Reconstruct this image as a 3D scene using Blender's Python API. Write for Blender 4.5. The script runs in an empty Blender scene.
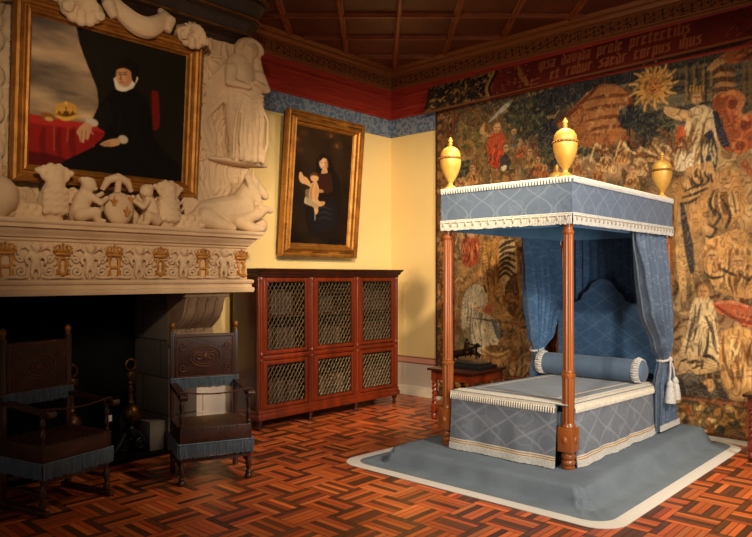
import bpy, bmesh, math, random
import numpy as np
from mathutils import Vector, Matrix
random.seed(7); np.random.seed(7)
S = bpy.context.scene
COL = S.collection
PI = math.pi
# ------------------------------------------------------------------ camera numbers (metres, z up)
EYE = 1.6
FOC, CX, HZ = 685.0, 376.0, 277.0
ANG = math.radians(42.514)
FX, FY = math.cos(ANG), math.sin(ANG)
RX, RY = FY, -FX
CAM = Vector((-7.166, -6.2865, EYE))
# ------------------------------------------------------------------ helpers
def lin(c):
    r = []
    for v in c[:3]:
        v = v / 255.0
        r.append(v / 12.92 if v <= 0.04045 else ((v + 0.055) / 1.055) ** 2.4)
    return (r[0], r[1], r[2], 1.0)

class MB:
    """collects shapes that become one mesh"""
    def __init__(s): s.v = []; s.f = []
    def add(s, vs, fs):
        o = len(s.v); s.v += [tuple(p) for p in vs]; s.f += [tuple(i + o for i in f) for f in fs]; return s
    def box(s, x0, x1, y0, y1, z0, z1):
        return s.add([(x0,y0,z0),(x1,y0,z0),(x1,y1,z0),(x0,y1,z0),(x0,y0,z1),(x1,y0,z1),(x1,y1,z1),(x0,y1,z1)],
                     [(3,2,1,0),(4,5,6,7),(0,1,5,4),(1,2,6,5),(2,3,7,6),(3,0,4,7)])
    def cbox(s, c, d): return s.box(c[0]-d[0]/2, c[0]+d[0]/2, c[1]-d[1]/2, c[1]+d[1]/2, c[2]-d[2]/2, c[2]+d[2]/2)
    def bbox(s, x0, x1, y0, y1, z0, z1, b=0.006):
        """box with bevelled edges"""
        bm = bmesh.new()
        m = Matrix.Translation(((x0+x1)/2,(y0+y1)/2,(z0+z1)/2)) @ Matrix.Diagonal((abs(x1-x0),abs(y1-y0),abs(z1-z0),1))
        bmesh.ops.create_cube(bm, size=1, matrix=m)
        bmesh.ops.bevel(bm, geom=bm.edges[:], offset=b, segments=2, affect='EDGES', profile=0.5)
        return s.bm(bm)
    def bm(s, bm):
        bm.verts.index_update()
        s.add([v.co[:] for v in bm.verts], [[v.index for v in f.verts] for f in bm.faces]); bm.free(); return s
    def lathe(s, prof, c=(0,0,0), seg=20, axis='z', cap=True):
        """prof: (radius, height) pairs"""
        vs = []; fs = []; n = len(prof)
        for r, h in prof:
            for k in range(seg):
                a = 2*PI*k/seg
                p = (r*math.cos(a), r*math.sin(a), h)
                if axis == 'y': p = (p[0], p[2], -p[1])
                if axis == 'x': p = (p[2], p[0], p[1])
                vs.append((p[0]+c[0], p[1]+c[1], p[2]+c[2]))
        for i in range(n-1):
            for k in range(seg):
                k2 = (k+1) % seg
                fs.append((i*seg+k, i*seg+k2, (i+1)*seg+k2, (i+1)*seg+k))
        if cap:
            fs.append(tuple(reversed(range(seg)))); fs.append(tuple(range((n-1)*seg, n*seg)))
        return s.add(vs, fs)
    def tube(s, pts, r, seg=8, closed=False):
        pts = [Vector(p) for p in pts]; n = len(pts)
        rr = r if isinstance(r, (list, tuple)) else [r]*n
        vs = []; fs = []
        prev = None
        for i, p in enumerate(pts):
            if closed: t = (pts[(i+1) % n] - pts[i-1])
            else: t = (pts[min(i+1, n-1)] - pts[max(i-1, 0)])
            if t.length < 1e-9: t = Vector((0,0,1))
            t.normalize()
            if prev is None:
                u = t.orthogonal().normalized()
            else:
                u = prev - t * prev.dot(t)
                if u.length < 1e-6: u = t.orthogonal()
                u.normalize()
            prev = u; w = t.cross(u)
            for k in range(seg):
                a = 2*PI*k/seg
                vs.append(p + (u*math.cos(a) + w*math.sin(a)) * rr[i])
        m = n if closed else n-1
        for i in range(m):
            j = (i+1) % n
            for k in range(seg):
                k2 = (k+1) % seg
                fs.append((i*seg+k, i*seg+k2, j*seg+k2, j*seg+k))
        if not closed:
            fs.append(tuple(reversed(range(seg)))); fs.append(tuple(range((n-1)*seg, n*seg)))
        return s.add(vs, fs)
    def prism(s, poly, a, b, axis='y'):
        """extrude a 2-D outline between a and b; axis y: outline is (x,z); x: (y,z); z: (x,y)"""
        n = len(poly)
        def P(p, t):
            if axis == 'y': return (p[0], t, p[1])
            if axis == 'x': return (t, p[0], p[1])
            return (p[0], p[1], t)
        vs = [P(p, a) for p in poly] + [P(p, b) for p in poly]
        fs = [tuple(range(n)), tuple(reversed(range(n, 2*n)))]
        for i in range(n): fs.append((i, (i+1) % n + 0, (i+1) % n + n, i + n))
        return s.add(vs, fs)
    def sweep(s, prof, path, closed=False):
        """prof: (out, z) pairs carried along a plan path of (x,y,nx,ny) stations (mitred outside)"""
        vs = []; fs = []; m = len(prof)
        for (x, y, nx, ny) in path:
            for (o, z) in prof: vs.append((x+nx*o, y+ny*o, z))
        n = len(path)
        for i in range(n if closed else n-1):
            j = (i+1) % n
            for k in range(m):
                k2 = (k+1) % m
                fs.append((i*m+k, j*m+k, j*m+k2, i*m+k2))
        if not closed:
            fs.append(tuple(range(m))); fs.append(tuple(reversed(range((n-1)*m, n*m))))
        return s.add(vs, fs)
    def grid(s, fn, nu, nv, wrap=False):
        vs = [fn(i/(nu), j/(nv)) for j in range(nv+1) for i in range(nu+1)]
        w = nu+1
        fs = [(j*w+i, j*w+i+1, (j+1)*w+i+1, (j+1)*w+i) for j in range(nv) for i in range(nu)]
        return s.add(vs, fs)
    def ball(s, c, r, seg=14, rings=9, rot=None):
        """ellipsoid"""
        if not isinstance(r, (list, tuple)): r = (r, r, r)
        vs = []; fs = []
        M = rot or Matrix.Identity(3)
        for j in range(rings+1):
            th = PI*j/rings
            for k in range(seg):
                a = 2*PI*k/seg
                st = max(math.sin(th), 0.003)
                p = M @ Vector((r[0]*st*math.cos(a), r[1]*st*math.sin(a), -r[2]*math.cos(th)))
                vs.append((p.x+c[0], p.y+c[1], p.z+c[2]))
        for j in range(rings):
            for k in range(seg):
                k2 = (k+1) % seg
                fs.append((j*seg+k, j*seg+k2, (j+1)*seg+k2, (j+1)*seg+k))
        fs.append(tuple(reversed(range(seg)))); fs.append(tuple(range(rings*seg, (rings+1)*seg)))
        return s.add(vs, fs)

def wloc(o):
    p = Vector((0,0,0))
    while o is not None:
        p += o.location; o = o.parent
    return p

def smooth(me, ang=40):
    me.shade_smooth()
    me.set_sharp_from_angle(angle=math.radians(ang))

def obj(name, mb, mat, parent=None, kind=None, label=None, ang=40, local=False, fix=True):
    """link a mesh; coordinates are world metres unless local"""
    me = bpy.data.meshes.new(name)
    vs = mb.v
    if parent is not None and not local:
        w = wloc(parent); vs = [(v[0]-w.x, v[1]-w.y, v[2]-w.z) for v in vs]
    me.from_pydata(vs, [], mb.f)
    if fix:
        bm = bmesh.new(); bm.from_mesh(me); bmesh.ops.recalc_face_normals(bm, faces=bm.faces); bm.to_mesh(me); bm.free()
    smooth(me, ang)
    me.materials.append(mat)
    o = bpy.data.objects.new(name, me); COL.objects.link(o)
    if parent is not None: o.parent = parent
    if kind: o['kind'] = kind
    if label: o['label'] = label
    return o

def tag(o, label, cat, group=None):
    o['label'] = label; o['category'] = cat
    if group: o['group'] = group
    return o

def thing(name, label, cat, loc=(0,0,0), rz=0.0, group=None):
    o = bpy.data.objects.new(name, None); COL.objects.link(o)
    o.empty_display_size = 0.1
    o.location = loc; o.rotation_euler = (0,0,rz)
    return tag(o, label, cat, group)

def mod_apply(o):
    dg = bpy.context.evaluated_depsgraph_get(); dg.update()
    me = bpy.data.meshes.new_from_object(o.evaluated_get(dg))
    old = o.data; nm = old.name
    o.modifiers.clear(); o.data = me; bpy.data.meshes.remove(old); me.name = nm
    return o

def fuse(o, voxel=0.008, iters=3, fac=0.5):
    """melt overlapping lumps into one carved surface"""
    m = o.modifiers.new('remesh', 'REMESH'); m.mode = 'VOXEL'; m.voxel_size = voxel
    if iters:
        k = o.modifiers.new('soft', 'SMOOTH'); k.iterations = iters; k.factor = fac
    mod_apply(o); o.data.shade_smooth()
    return o

def copy_tree(o, parent=None):
    c = o.copy(); COL.objects.link(c)
    if parent is not None: c.parent = parent
    for ch in list(o.children): copy_tree(ch, c)
    return c

# ------------------------------------------------------------------ materials
def mat_new(name):
    m = bpy.data.materials.new(name); m.use_nodes = True
    nt = m.node_tree; b = nt.nodes['Principled BSDF']
    return m, nt, b

class N:
    def __init__(s, nt): s.nt = nt
    def new(s, t, **kw):
        n = s.nt.nodes.new(t)
        for k, v in kw.items(): setattr(n, k, v)
        return n
    def link(s, a, b): s.nt.links.new(a, b)
    def math(s, op, a, b=None, c=None):
        n = s.new('ShaderNodeMath', operation=op)
        for i, v in enumerate((a, b, c)):
            if v is None: continue
            if isinstance(v, (int, float)): n.inputs[i].default_value = v
            else: s.link(v, n.inputs[i])
        return n.outputs[0]
    def mix(s, f, a, b, blend='MIX'):
        n = s.new('ShaderNodeMix', data_type='RGBA', blend_type=blend)
        for k, v in ((0, f), (6, a), (7, b)):
            if isinstance(v, (int, float)): n.inputs[k].default_value = v
            elif isinstance(v, tuple): n.inputs[k].default_value = v
            else: s.link(v, n.inputs[k])
        return n.outputs[2]
    def noise(s, scale, detail=4, rough=0.55, vec=None, dist=0.0):
        n = s.new('ShaderNodeTexNoise'); n.inputs['Scale'].default_value = scale
        n.inputs['Detail'].default_value = detail; n.inputs['Roughness'].default_value = rough
        n.inputs['Distortion'].default_value = dist
        if vec is not None: s.link(vec, n.inputs['Vector'])
        return n.outputs[0]
    def ramp(s, f, stops, interp='LINEAR'):
        n = s.new('ShaderNodeValToRGB'); cr = n.color_ramp; cr.interpolation = interp
        while len(cr.elements) < len(stops): cr.elements.new(0.5)
        for e, (p, c) in zip(cr.elements, stops): e.position = p; e.color = c
        s.link(f, n.inputs[0]); return n.outputs[0]
    def coord(s, which='Object'):
        return s.new('ShaderNodeTexCoord').outputs[which]
    def scale(s, vec, sc):
        n = s.new('ShaderNodeMapping'); n.inputs['Scale'].default_value = sc; s.link(vec, n.inputs['Vector']); return n.outputs[0]
    def xyz(s, vec):
        n = s.new('ShaderNodeSeparateXYZ'); s.link(vec, n.inputs[0]); return n.outputs
    def bump(s, h, strength, dist, bsdf):
        n = s.new('ShaderNodeBump'); n.inputs['Strength'].default_value = strength; n.inputs['Distance'].default_value = dist
        s.link(h, n.inputs['Height']); s.link(n.outputs[0], bsdf.inputs['Normal'])

def plain(name, c1, c2=None, scale=8, rough=0.6, metal=0.0, bump=0.0, bscale=None, spec=0.5, coat=0.0, stretch=None, sheen=0.0):
    m, nt, b = mat_new(name); n = N(nt)
    v = n.coord()
    if stretch: v = n.scale(v, stretch)
    f = n.noise(scale, 5, 0.6, v)
    c2 = c2 or tuple(int(x*0.8) for x in c1)
    n.link(n.ramp(f, [(0.3, lin(c2)), (0.7, lin(c1))]), b.inputs['Base Color'])
    b.inputs['Roughness'].default_value = rough; b.inputs['Metallic'].default_value = metal
    b.inputs['Specular IOR Level'].default_value = spec
    b.inputs['Coat Weight'].default_value = coat
    if sheen: b.inputs['Sheen Weight'].default_value = sheen
    if bump: n.bump(n.noise(bscale or scale*3, 5, 0.6, v), bump, 0.01, b)
    return m

def damask(name, base, line, su, sv, width=0.07, rough=0.75, floral=0.5, amp=0.25, straight=False):
    """ogee trellis woven lighter into a plain cloth"""
    m, nt, b = mat_new(name); n = N(nt)
    x, y, z = n.xyz(n.coord())
    u = n.math('MULTIPLY', n.math('ADD', x, y), 1/su); w = n.math('MULTIPLY', z, 1/sv)
    if straight:
        tri = n.math('PINGPONG', n.math('MULTIPLY', w, 2.0), 1.0)
        c = n.math('MULTIPLY', n.math('SUBTRACT', tri, 0.5), 2*amp)
    else: c = n.math('MULTIPLY', n.math('COSINE', n.math('MULTIPLY', w, 2*PI)), amp)
    d1 = n.math('ABSOLUTE', n.math('SUBTRACT', n.math('FRACT', n.math('ADD', u, c)), 0.5))
    d2 = n.math('ABSOLUTE', n.math('SUBTRACT', n.math('FRACT', n.math('ADD', n.math('SUBTRACT', u, c), 0.0)), 0.5))
    d = n.math('MINIMUM', d1, d2)
    inner = n.math('LESS_THAN', d, width)
    core = n.math('LESS_THAN', n.math('ABSOLUTE', n.math('SUBTRACT', d, width*0.5)), width*0.22)
    band = n.math('SUBTRACT', inner, n.math('MULTIPLY', core, 0.7))
    fl = n.math('MULTIPLY', n.math('LESS_THAN', n.math('ABSOLUTE', n.math('SUBTRACT', n.noise(1.8/su, 1.5, 0.5, n.coord()), 0.5)), 0.025), floral)
    patt = n.math('MINIMUM', n.math('ADD', band, fl), 1.0)
    nz = n.noise(6, 4)
    col = n.mix(n.math('MULTIPLY', patt, 0.62), lin(base), lin(line))
    col = n.mix(n.math('MULTIPLY', nz, 0.25), col, lin(tuple(int(v*0.6) for v in base)))
    n.link(col, b.inputs['Base Color'])
    b.inputs['Roughness'].default_value = rough; b.inputs['Specular IOR Level'].default_value = 0.3
    b.inputs['Sheen Weight'].default_value = 0.15
    n.bump(n.noise(350, 2), 0.15, 0.002, b)
    return m

def attr_mat(name, rough=0.8, bump=0.2, bscale=300, spec=0.3, coat=0.0, var=0.25, vscale=14):
    m, nt, b = mat_new(name); n = N(nt)
    a = n.new('ShaderNodeAttribute', attribute_name='tint')
    f = n.noise(vscale, 5, 0.65)
    col = n.mix(n.math('MULTIPLY', f, var), a.outputs['Color'], (0.02, 0.012, 0.006, 1))
    n.link(col, b.inputs['Base Color'])
    b.inputs['Roughness'].default_value = rough; b.inputs['Specular IOR Level'].default_value = spec
    b.inputs['Coat Weight'].default_value = coat
    n.bump(n.noise(bscale, 3), bump, 0.003, b)
    return m

M = {}
M['cream_plaster'] = plain('cream_plaster', (238,208,138), (230,198,126), 2.0, 0.85, bump=0.05, bscale=60, spec=0.2)
M['stone'] = plain('carved_white_stone', (224,192,150), (200,166,126), 3.0, 0.8, bump=0.15, bscale=25, spec=0.25)
M['stone_dark'] = plain('sooty_stone_blocks', (96,86,76), (48,42,38), 2.5, 0.9, bump=0.2, bscale=18, spec=0.2)
M['letter_gilt'] = plain('letter_gilding', (206,144,58), (156,98,34), 14, 0.5, metal=0.2, bump=0.15, bscale=60)
M['stone_warm'] = plain('shaded_brown_stone', (150,124,96), (112,88,66), 4, 0.85, bump=0.15, bscale=25, spec=0.2)  # brown corbel stone, its colour darkened for the shade under the mantel
M['soot'] = plain('soot', (16,13,11), (8,7,6), 4, 0.95, spec=0.1)
M['gold'] = plain('gilding', (196,136,58), (146,90,30), 9, 0.48, metal=0.6, bump=0.1, bscale=40)
M['gold_dull'] = plain('worn_gilding', (150,100,38), (96,56,18), 12, 0.5, metal=0.6, bump=0.2, bscale=50)
M['urn_gold'] = plain('gilt_wood', (214,168,82), (194,140,54), 7, 0.45, metal=0.25)
M['walnut'] = plain('dark_walnut', (70,36,20), (34,16,9), 9, 0.38, stretch=(1,1,0.15), coat=0.3)
M['mahogany'] = plain('polished_mahogany', (128,46,16), (70,22,8), 7, 0.32, stretch=(1,1,0.12), coat=0.4)
M['mahogany_dark'] = plain('dark_mahogany', (62,26,14), (34,13,8), 7, 0.35, stretch=(1,1,0.12), coat=0.3)
M['oak'] = plain('honey_brown_wood', (166,92,36), (122,62,22), 9, 0.36, stretch=(1,1,0.1), coat=0.3)
M['brass_wire'] = plain('dull_brass_wire', (128,112,84), (84,70,48), 20, 0.4, metal=0.6)
M['iron'] = plain('black_iron', (26,24,23), (12,11,11), 15, 0.5, metal=0.7)
M['brass'] = plain('old_brass', (112,78,40), (60,40,20), 12, 0.4, metal=0.85)
M['bronze'] = plain('dark_bronze', (58,34,24), (24,15,12), 14, 0.35, metal=0.6)
M['black_stone'] = plain('black_base', (24,22,24), (14,13,14), 6, 0.35)
M['leather'] = plain('tooled_brown_leather', (74,38,22), (42,19,12), 10, 0.45, bump=0.25, bscale=45)
M['leather_gilt'] = plain('tooled_leather_relief', (104,62,32), (66,34,18), 14, 0.45, bump=0.2, bscale=60)
M['blue_fringe'] = plain('faded_blue_silk', (96,112,122), (54,68,80), 60, 0.7, stretch=(1,1,0.1), sheen=0.2)
M['blue_cloth'] = plain('plain_blue_grey_cloth', (132,140,148), (120,128,136), 5, 0.8, bump=0.1, bscale=250, sheen=0.15)
M['bolster'] = plain('slate_blue_cloth', (90,108,128), (78,96,116), 5, 0.75, bump=0.1, bscale=250, sheen=0.15)
M['carpet'] = plain('blue_grey_carpet', (112,122,130), (100,110,118), 4, 0.9, bump=0.15, bscale=300, spec=0.15)
M['cream_trim'] = plain('cream_trim', (232,224,204), (206,194,172), 45, 0.85, bump=0.3, bscale=120, spec=0.2)
M['white_fringe'] = plain('white_fringe', (214,210,200), (176,170,160), 70, 0.85, spec=0.2)
M['fringe_knot'] = plain('fringe_knots', (172,160,142), (140,128,112), 60, 0.8)
M['gold_braid'] = plain('gold_braid', (192,152,98), (150,112,66), 60, 0.7)
M['lining'] = plain('pale_blue_lining', (112,160,194), (92,140,176), 4, 0.7, sheen=0.1)
M['damask'] = damask('blue_damask', (90,104,124), (132,146,162), 0.26, 0.44, 0.035, floral=0.25, amp=0.45)
M['damask_grey'] = damask('grey_blue_damask_skirt', (110,117,126), (156,162,168), 0.34, 0.44, 0.05, floral=0.3, amp=0.5, straight=True)
M['damask_deep'] = damask('deep_blue_damask', (72,106,142), (112,148,180), 0.28, 0.38, 0.04, floral=0.3, amp=0.5, straight=True)
M['tapestry'] = attr_mat('woven_wool', 0.9, 0.35, 220, 0.15, var=0.35, vscale=22)
M['oil'] = attr_mat('oil_paint', 0.6, 0.06, 90, 0.12, var=0.2, vscale=18)
M['paper'] = plain('white_card', (225,222,212), (215,210,200), 5, 0.8)
M['book'] = plain('old_calf_leather', (66,42,26), (36,22,14), 16, 0.6)
M['book_pale'] = plain('vellum', (104,78,50), (70,50,32), 16, 0.6)
M['cord'] = plain('brown_cord', (90,44,28), (58,26,16), 60, 0.7)
M['cornice_dark'] = plain('dark_painted_cornice', (58,34,18), (26,15,9), 26, 0.5, bump=0.2, bscale=50)
M['red_cove'] = plain('red_painted_cove', (172,46,24), (120,28,15), 6, 0.55, stretch=(0.6,0.6,9), bump=0.1)
M['beam'] = plain('stained_beam', (150,78,38), (112,54,26), 6, 0.45)
M['board'] = plain('stained_ceiling_boards', (82,40,20), (50,22,11), 2.2, 0.6, stretch=(1,1,1))

def vnoise(w, h, sx, sy, seed, octv=4):
    """smooth fractal noise on an array h x w"""
    rs = np.random.RandomState(seed); out = np.zeros((h, w), np.float32); amp = 1.0; tot = 0
    for o in range(octv):
        gx, gy = max(2, int(math.ceil(w/sx))+2), max(2, int(math.ceil(h/sy))+2)
        g = rs.rand(gy, gx).astype(np.float32)
        xs = np.linspace(0, min(gx-1.001, w/sx), w); ys = np.linspace(0, min(gy-1.001, h/sy), h)
        xi = xs.astype(int); yi = ys.astype(int); fx = xs-xi; fy = ys-yi
        fx = fx*fx*(3-2*fx); fy = fy*fy*(3-2*fy); fy = fy[:,None]
        a = g[yi][:,xi]*(1-fx)+g[yi][:,np.minimum(xi+1,gx-1)]*fx
        b = g[np.minimum(yi+1,gy-1)][:,xi]*(1-fx)+g[np.minimum(yi+1,gy-1)][:,np.minimum(xi+1,gx-1)]*fx
        out += amp*(a*(1-fy)+b*fy); tot += amp; amp *= 0.5; sx = max(1.5, sx/2); sy = max(1.5, sy/2)
    return out/tot

# ================================================================== THE SETTING
CEIL = 4.45
# ---- floor: terracotta strips laid in basket-weave squares, every third strip dark
def build_floor():
    W, n = 0.047, 6
    x0, x1, y0, y1 = -9.0, 0.05, -8.0, 0.05
    vs = []; fs = []; cols = []
    rnd = random.Random(3)
    tones = [(204,100,46),(214,108,50),(190,86,40),(206,110,58),(196,92,40),(178,78,40)]
    darks = [(96,52,30),(82,46,28),(108,60,34)]
    def brick(a, b, c, d, k):
        if b < x0 or a > x1 or d < y0 or c > y1: return
        g = 0.0022
        o = len(vs)
        t = rnd.uniform(-0.0006, 0.0006)
        for (px, py) in ((a+g,c+g),(b-g,c+g),(b-g,d-g),(a+g,d-g)): vs.append((px, py, t))
        fs.append((o,o+1,o+2,o+3))
        r = rnd.random()
        dark = (k % 3 == 0) if r < 0.80 else (r > 0.94)
        c0 = rnd.choice(darks if dark else tones); f = rnd.uniform(0.84, 1.10)
        cols.append(tuple(min(255, v*f) for v in c0))
    B_ = n*W
    for i in range(int((x1-x0)/B_)+2):
        for j in range(int((y1-y0)/B_)+2):
            X, Y = x1-(i+1)*B_+.2, y1-(j+1)*B_+.1
            for k in range(n):
                if (i+j) % 2: brick(X, X+B_, Y+k*W, Y+(k+1)*W, k+1)
                else: brick(X+k*W, X+(k+1)*W, Y, Y+B_, k+1)
    base = len(vs)
    vs += [(x0,y0,-0.004),(x1,y0,-0.004),(x1,y1,-0.004),(x0,y1,-0.004)]
    fs.append((base,base+1,base+2,base+3)); cols.append((44,28,20))
    vs += [(x0,y0,-0.1),(x1,y0,-0.1),(x1,y1,-0.1),(x0,y1,-0.1)]
    fs.append((base+7,base+6,base+5,base+4)); cols.append((44,28,20))
    me = bpy.data.meshes.new('floor'); me.from_pydata(vs, [], fs)
    at = me.attributes.new('tint', 'FLOAT_COLOR', 'FACE')
    at.data.foreach_set('color', np.array([lin(c) for c in cols], dtype=np.float32).ravel())
    m, nt, b = mat_new('terracotta_bricks'); nn = N(nt)
    a = nn.new('ShaderNodeAttribute', attribute_name='tint')
    f = nn.noise(9, 6, 0.7); g = nn.noise(0.9, 3, 0.5)
    col = nn.mix(nn.math('MULTIPLY', f, 0.42), a.outputs['Color'], lin((66,32,20)))
    nn.link(col, b.inputs['Base Color'])
    nn.link(nn.math('ADD', nn.math('MULTIPLY', f, 0.25), 0.20), b.inputs['Roughness'])
    b.inputs['Specular IOR Level'].default_value = 0.55
    nn.bump(nn.noise(30, 4), 0.12, 0.006, b)
    me.materials.append(m)
    o = bpy.data.objects.new('floor', me); COL.objects.link(o); o['kind'] = 'structure'
build_floor()

# ---- walls with grey dado, rose stripe, cream plaster
def wall_mat():
    m, nt, b = mat_new('painted_plaster_wall'); n = N(nt)
    z = n.xyz(n.coord())[2]
    st = n.ramp(n.math('MULTIPLY', z, 0.2), [(0.0, lin((206,192,176))), (0.083, lin((150,84,76))), (0.0865, lin((214,150,128))),
                 (0.1005, lin((150,84,76))), (0.1035, lin((240,208,140)))], 'CONSTANT')
    f = n.noise(1.6, 5, 0.6)
    n.link(n.mix(n.math('MULTIPLY', f, 0.16), st, lin((190,150,90))), b.inputs['Base Color'])
    b.inputs['Roughness'].default_value = 0.85; b.inputs['Specular IOR Level'].default_value = 0.2
    n.bump(n.noise(40, 4), 0.06, 0.004, b)
    return m
WM = wall_mat()
obj('wall_left', MB().box(-9.0, 0.1, 0.0, 0.1, 0, CEIL), WM, kind='structure')
obj('wall_right', MB().box(0.0, 0.1, -8.0, 0.0, 0, CEIL), WM, kind='structure')
def baseprof(h, d): return [(0.0, 0.0), (d, 0.0), (d, h*0.78), (d*0.55, h*0.9), (d*0.4, h), (0.0, h)]
BW = plain('pale_painted_skirting', (214,200,180), (196,182,162), 4, 0.6)
obj('baseboard_left', MB().sweep(baseprof(0.13, 0.02), [(-3.58,0,0,-1),(0,0,-1,-1)]), BW, kind='structure')
obj('baseboard_right', MB().sweep(baseprof(0.13, 0.02), [(0,0,-1,-1),(0,-8,-1,0)]), BW, kind='structure')
# panel moulding on the dado beside the hearth
pm = MB()
for (a,b_,c,d) in ((-3.52,-3.02,.16,.18),(-3.52,-3.02,.36,.38),(-3.52,-3.50,.18,.36),(-3.04,-3.02,.18,.36)): pm.bbox(a,b_,-0.014,0.0,c,d,.003)
obj('trim_5', pm, BW, kind='structure')

# ---- blue frieze, red cove, gilded cornice round the two walls
def lpath(xs=-9.0, ys=-8.0): return [(xs,0,0,-1),(0,0,-1,-1),(0,ys,-1,0)]
m, nt, b = mat_new('blue_stencilled_frieze'); n = N(nt)
v = n.coord(); x, y, z = n.xyz(v)
vor = n.new('ShaderNodeTexVoronoi'); vor.inputs['Scale'].default_value = 7
n.link(v, vor.inputs['Vector'])
ring = n.math('LESS_THAN', n.math('ABSOLUTE', n.math('SUBTRACT', n.math('FRACT', n.math('MULTIPLY', vor.outputs['Distance'], 2.6)), 0.5)), 0.13)
cur = n.math('LESS_THAN', n.math('ABSOLUTE', n.math('SUBTRACT', n.noise(10, 2, .5, v), 0.5)), 0.035)
n.link(n.mix(n.math('MULTIPLY', n.math('MAXIMUM', ring, cur), 0.6), lin((84,100,124)), lin((150,152,150))), b.inputs['Base Color'])
b.inputs['Roughness'].default_value = 0.8
obj('trim_1', MB().sweep([(0,3.53),(0.012,3.53),(0.018,3.55),(0.018,3.77),(0,3.77)], lpath()), m, kind='structure')
obj('trim_2', MB().sweep([(0,3.77),(0.03,3.77),(0.035,3.80),(0.022,3.815),(0.022,3.88),(0.032,3.89),(0.032,3.92),(0.022,3.93),(0.026,4.05),(0.036,4.06),(0.036,4.09),(0.03,4.10),(0.045,4.165),(0,4.165)], lpath()), M['red_cove'], kind='structure')
# gilded fretwork cornice
m, nt, b = mat_new('gilded_fret_cornice'); n = N(nt)
v = n.coord(); x, y, z = n.xyz(v)
uu = n.math('ADD', x, y)
f1 = n.math('ABSOLUTE', n.math('SINE', n.math('MULTIPLY', uu, 34)))
f2 = n.math('ABSOLUTE', n.math('SINE', n.math('ADD', n.math('MULTIPLY', uu, 17), n.math('MULTIPLY', z, 60))))
f3 = n.noise(34, 2, .5, v)
dk = n.math('MAXIMUM', n.math('LESS_THAN', f3, 0.41), n.math('LESS_THAN', n.math('MULTIPLY', f1, f2), 0.10))
inband = n.math('MULTIPLY', n.math('GREATER_THAN', z, 4.215), n.math('LESS_THAN', z, 4.33))
n.link(n.mix(n.math('MULTIPLY', dk, inband), lin((140,80,36)), lin((44,22,12))), b.inputs['Base Color'])
b.inputs['Roughness'].default_value = 0.5; b.inputs['Metallic'].default_value = 0.2
cp = [(0,4.165),(0.055,4.165),(0.06,4.185),(0.05,4.195),(0.05,4.205),(0.055,4.21),(0.06,4.335),(0.075,4.34),(0.075,4.36),(0.10,4.385),(0.105,4.40),(0.105,4.415),(0.13,4.435),(0.14,4.45),(0,4.45)]
obj('trim_3', MB().sweep(cp, lpath()), m, kind='structure')

# ---- ceiling of boards with a lattice of beams laid on the diagonal
m, nt, b = mat_new('dark_ceiling_boards'); n = N(nt)
nz = n.noise(1.3, 5, .65, n.scale(n.coord(), (1,1,1)))
n.link(n.ramp(nz, [(0.3, lin((70,30,14))), (0.72, lin((116,54,24)))]), b.inputs['Base Color']); b.inputs['Roughness'].default_value = 0.55
n.bump(n.noise(12,4), .1, .01, b)
cm = MB().box(-9.0, 0.1, -8.0, 0.1, CEIL, CEIL+0.1)
obj('ceiling', cm, m, kind='structure')
tr = MB()
ox, oy = CAM.x, CAM.y
def cpt(l, d): return (ox + FX*d + RX*l, oy + FY*d + RY*l)
def clip(p, q, x0=-8.9, x1=-0.2, y0=-7.9, y1=-0.2):
    t0, t1 = 0.0, 1.0; dx, dy = q[0]-p[0], q[1]-p[1]
    for pp, qq in ((-dx, p[0]-x0), (dx, x1-p[0]), (-dy, p[1]-y0), (dy, y1-p[1])):
        if abs(pp) < 1e-9:
            if qq < 0: return None
        else:
            t = qq/pp
            if pp < 0: t0 = max(t0, t)
            else: t1 = min(t1, t)
    if t0 >= t1: return None
    return (p[0]+dx*t0, p[1]+dy*t0), (p[0]+dx*t1, p[1]+dy*t1)
def beam(p, q, w, h, r):
    c = clip(p, q)
    if not c: return
    (ax, ay), (bx, by) = c
    d = Vector((bx-ax, by-ay, 0)); d.normalize(); s = Vector((-d.y, d.x, 0))
    prof = [(-w, CEIL), (-w, CEIL-h*.45), (-w*.55, CEIL-h*.6), (-w*.5, CEIL-h), (w*.5, CEIL-h), (w*.55, CEIL-h*.6), (w, CEIL-h*.45), (w, CEIL)]
    tr.sweep(prof, [(ax, ay, s.x, s.y), (bx, by, s.x, s.y)])
for k in range(-12, 14): beam(cpt(0.248+0.625*k, -4), cpt(0.248+0.625*k, 12), 0.035, 0.055, 0)
for k in range(-16, 9): beam(cpt(-9, 7.40+0.685*k), cpt(9, 7.40+0.685*k), 0.035, 0.05, 0)
obj('trim_4', tr, M['beam'], kind='structure', ang=30)
# ================================================================== FIREPLACE
ST = M['stone']
fp = thing('fireplace', 'monumental carved white stone fireplace with gilded crowned letters along its frieze, against the left wall', 'fireplace', (-4.38, -0.35, 0))
XL, XR = -6.10, -3.175          # ends of the mantel
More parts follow.
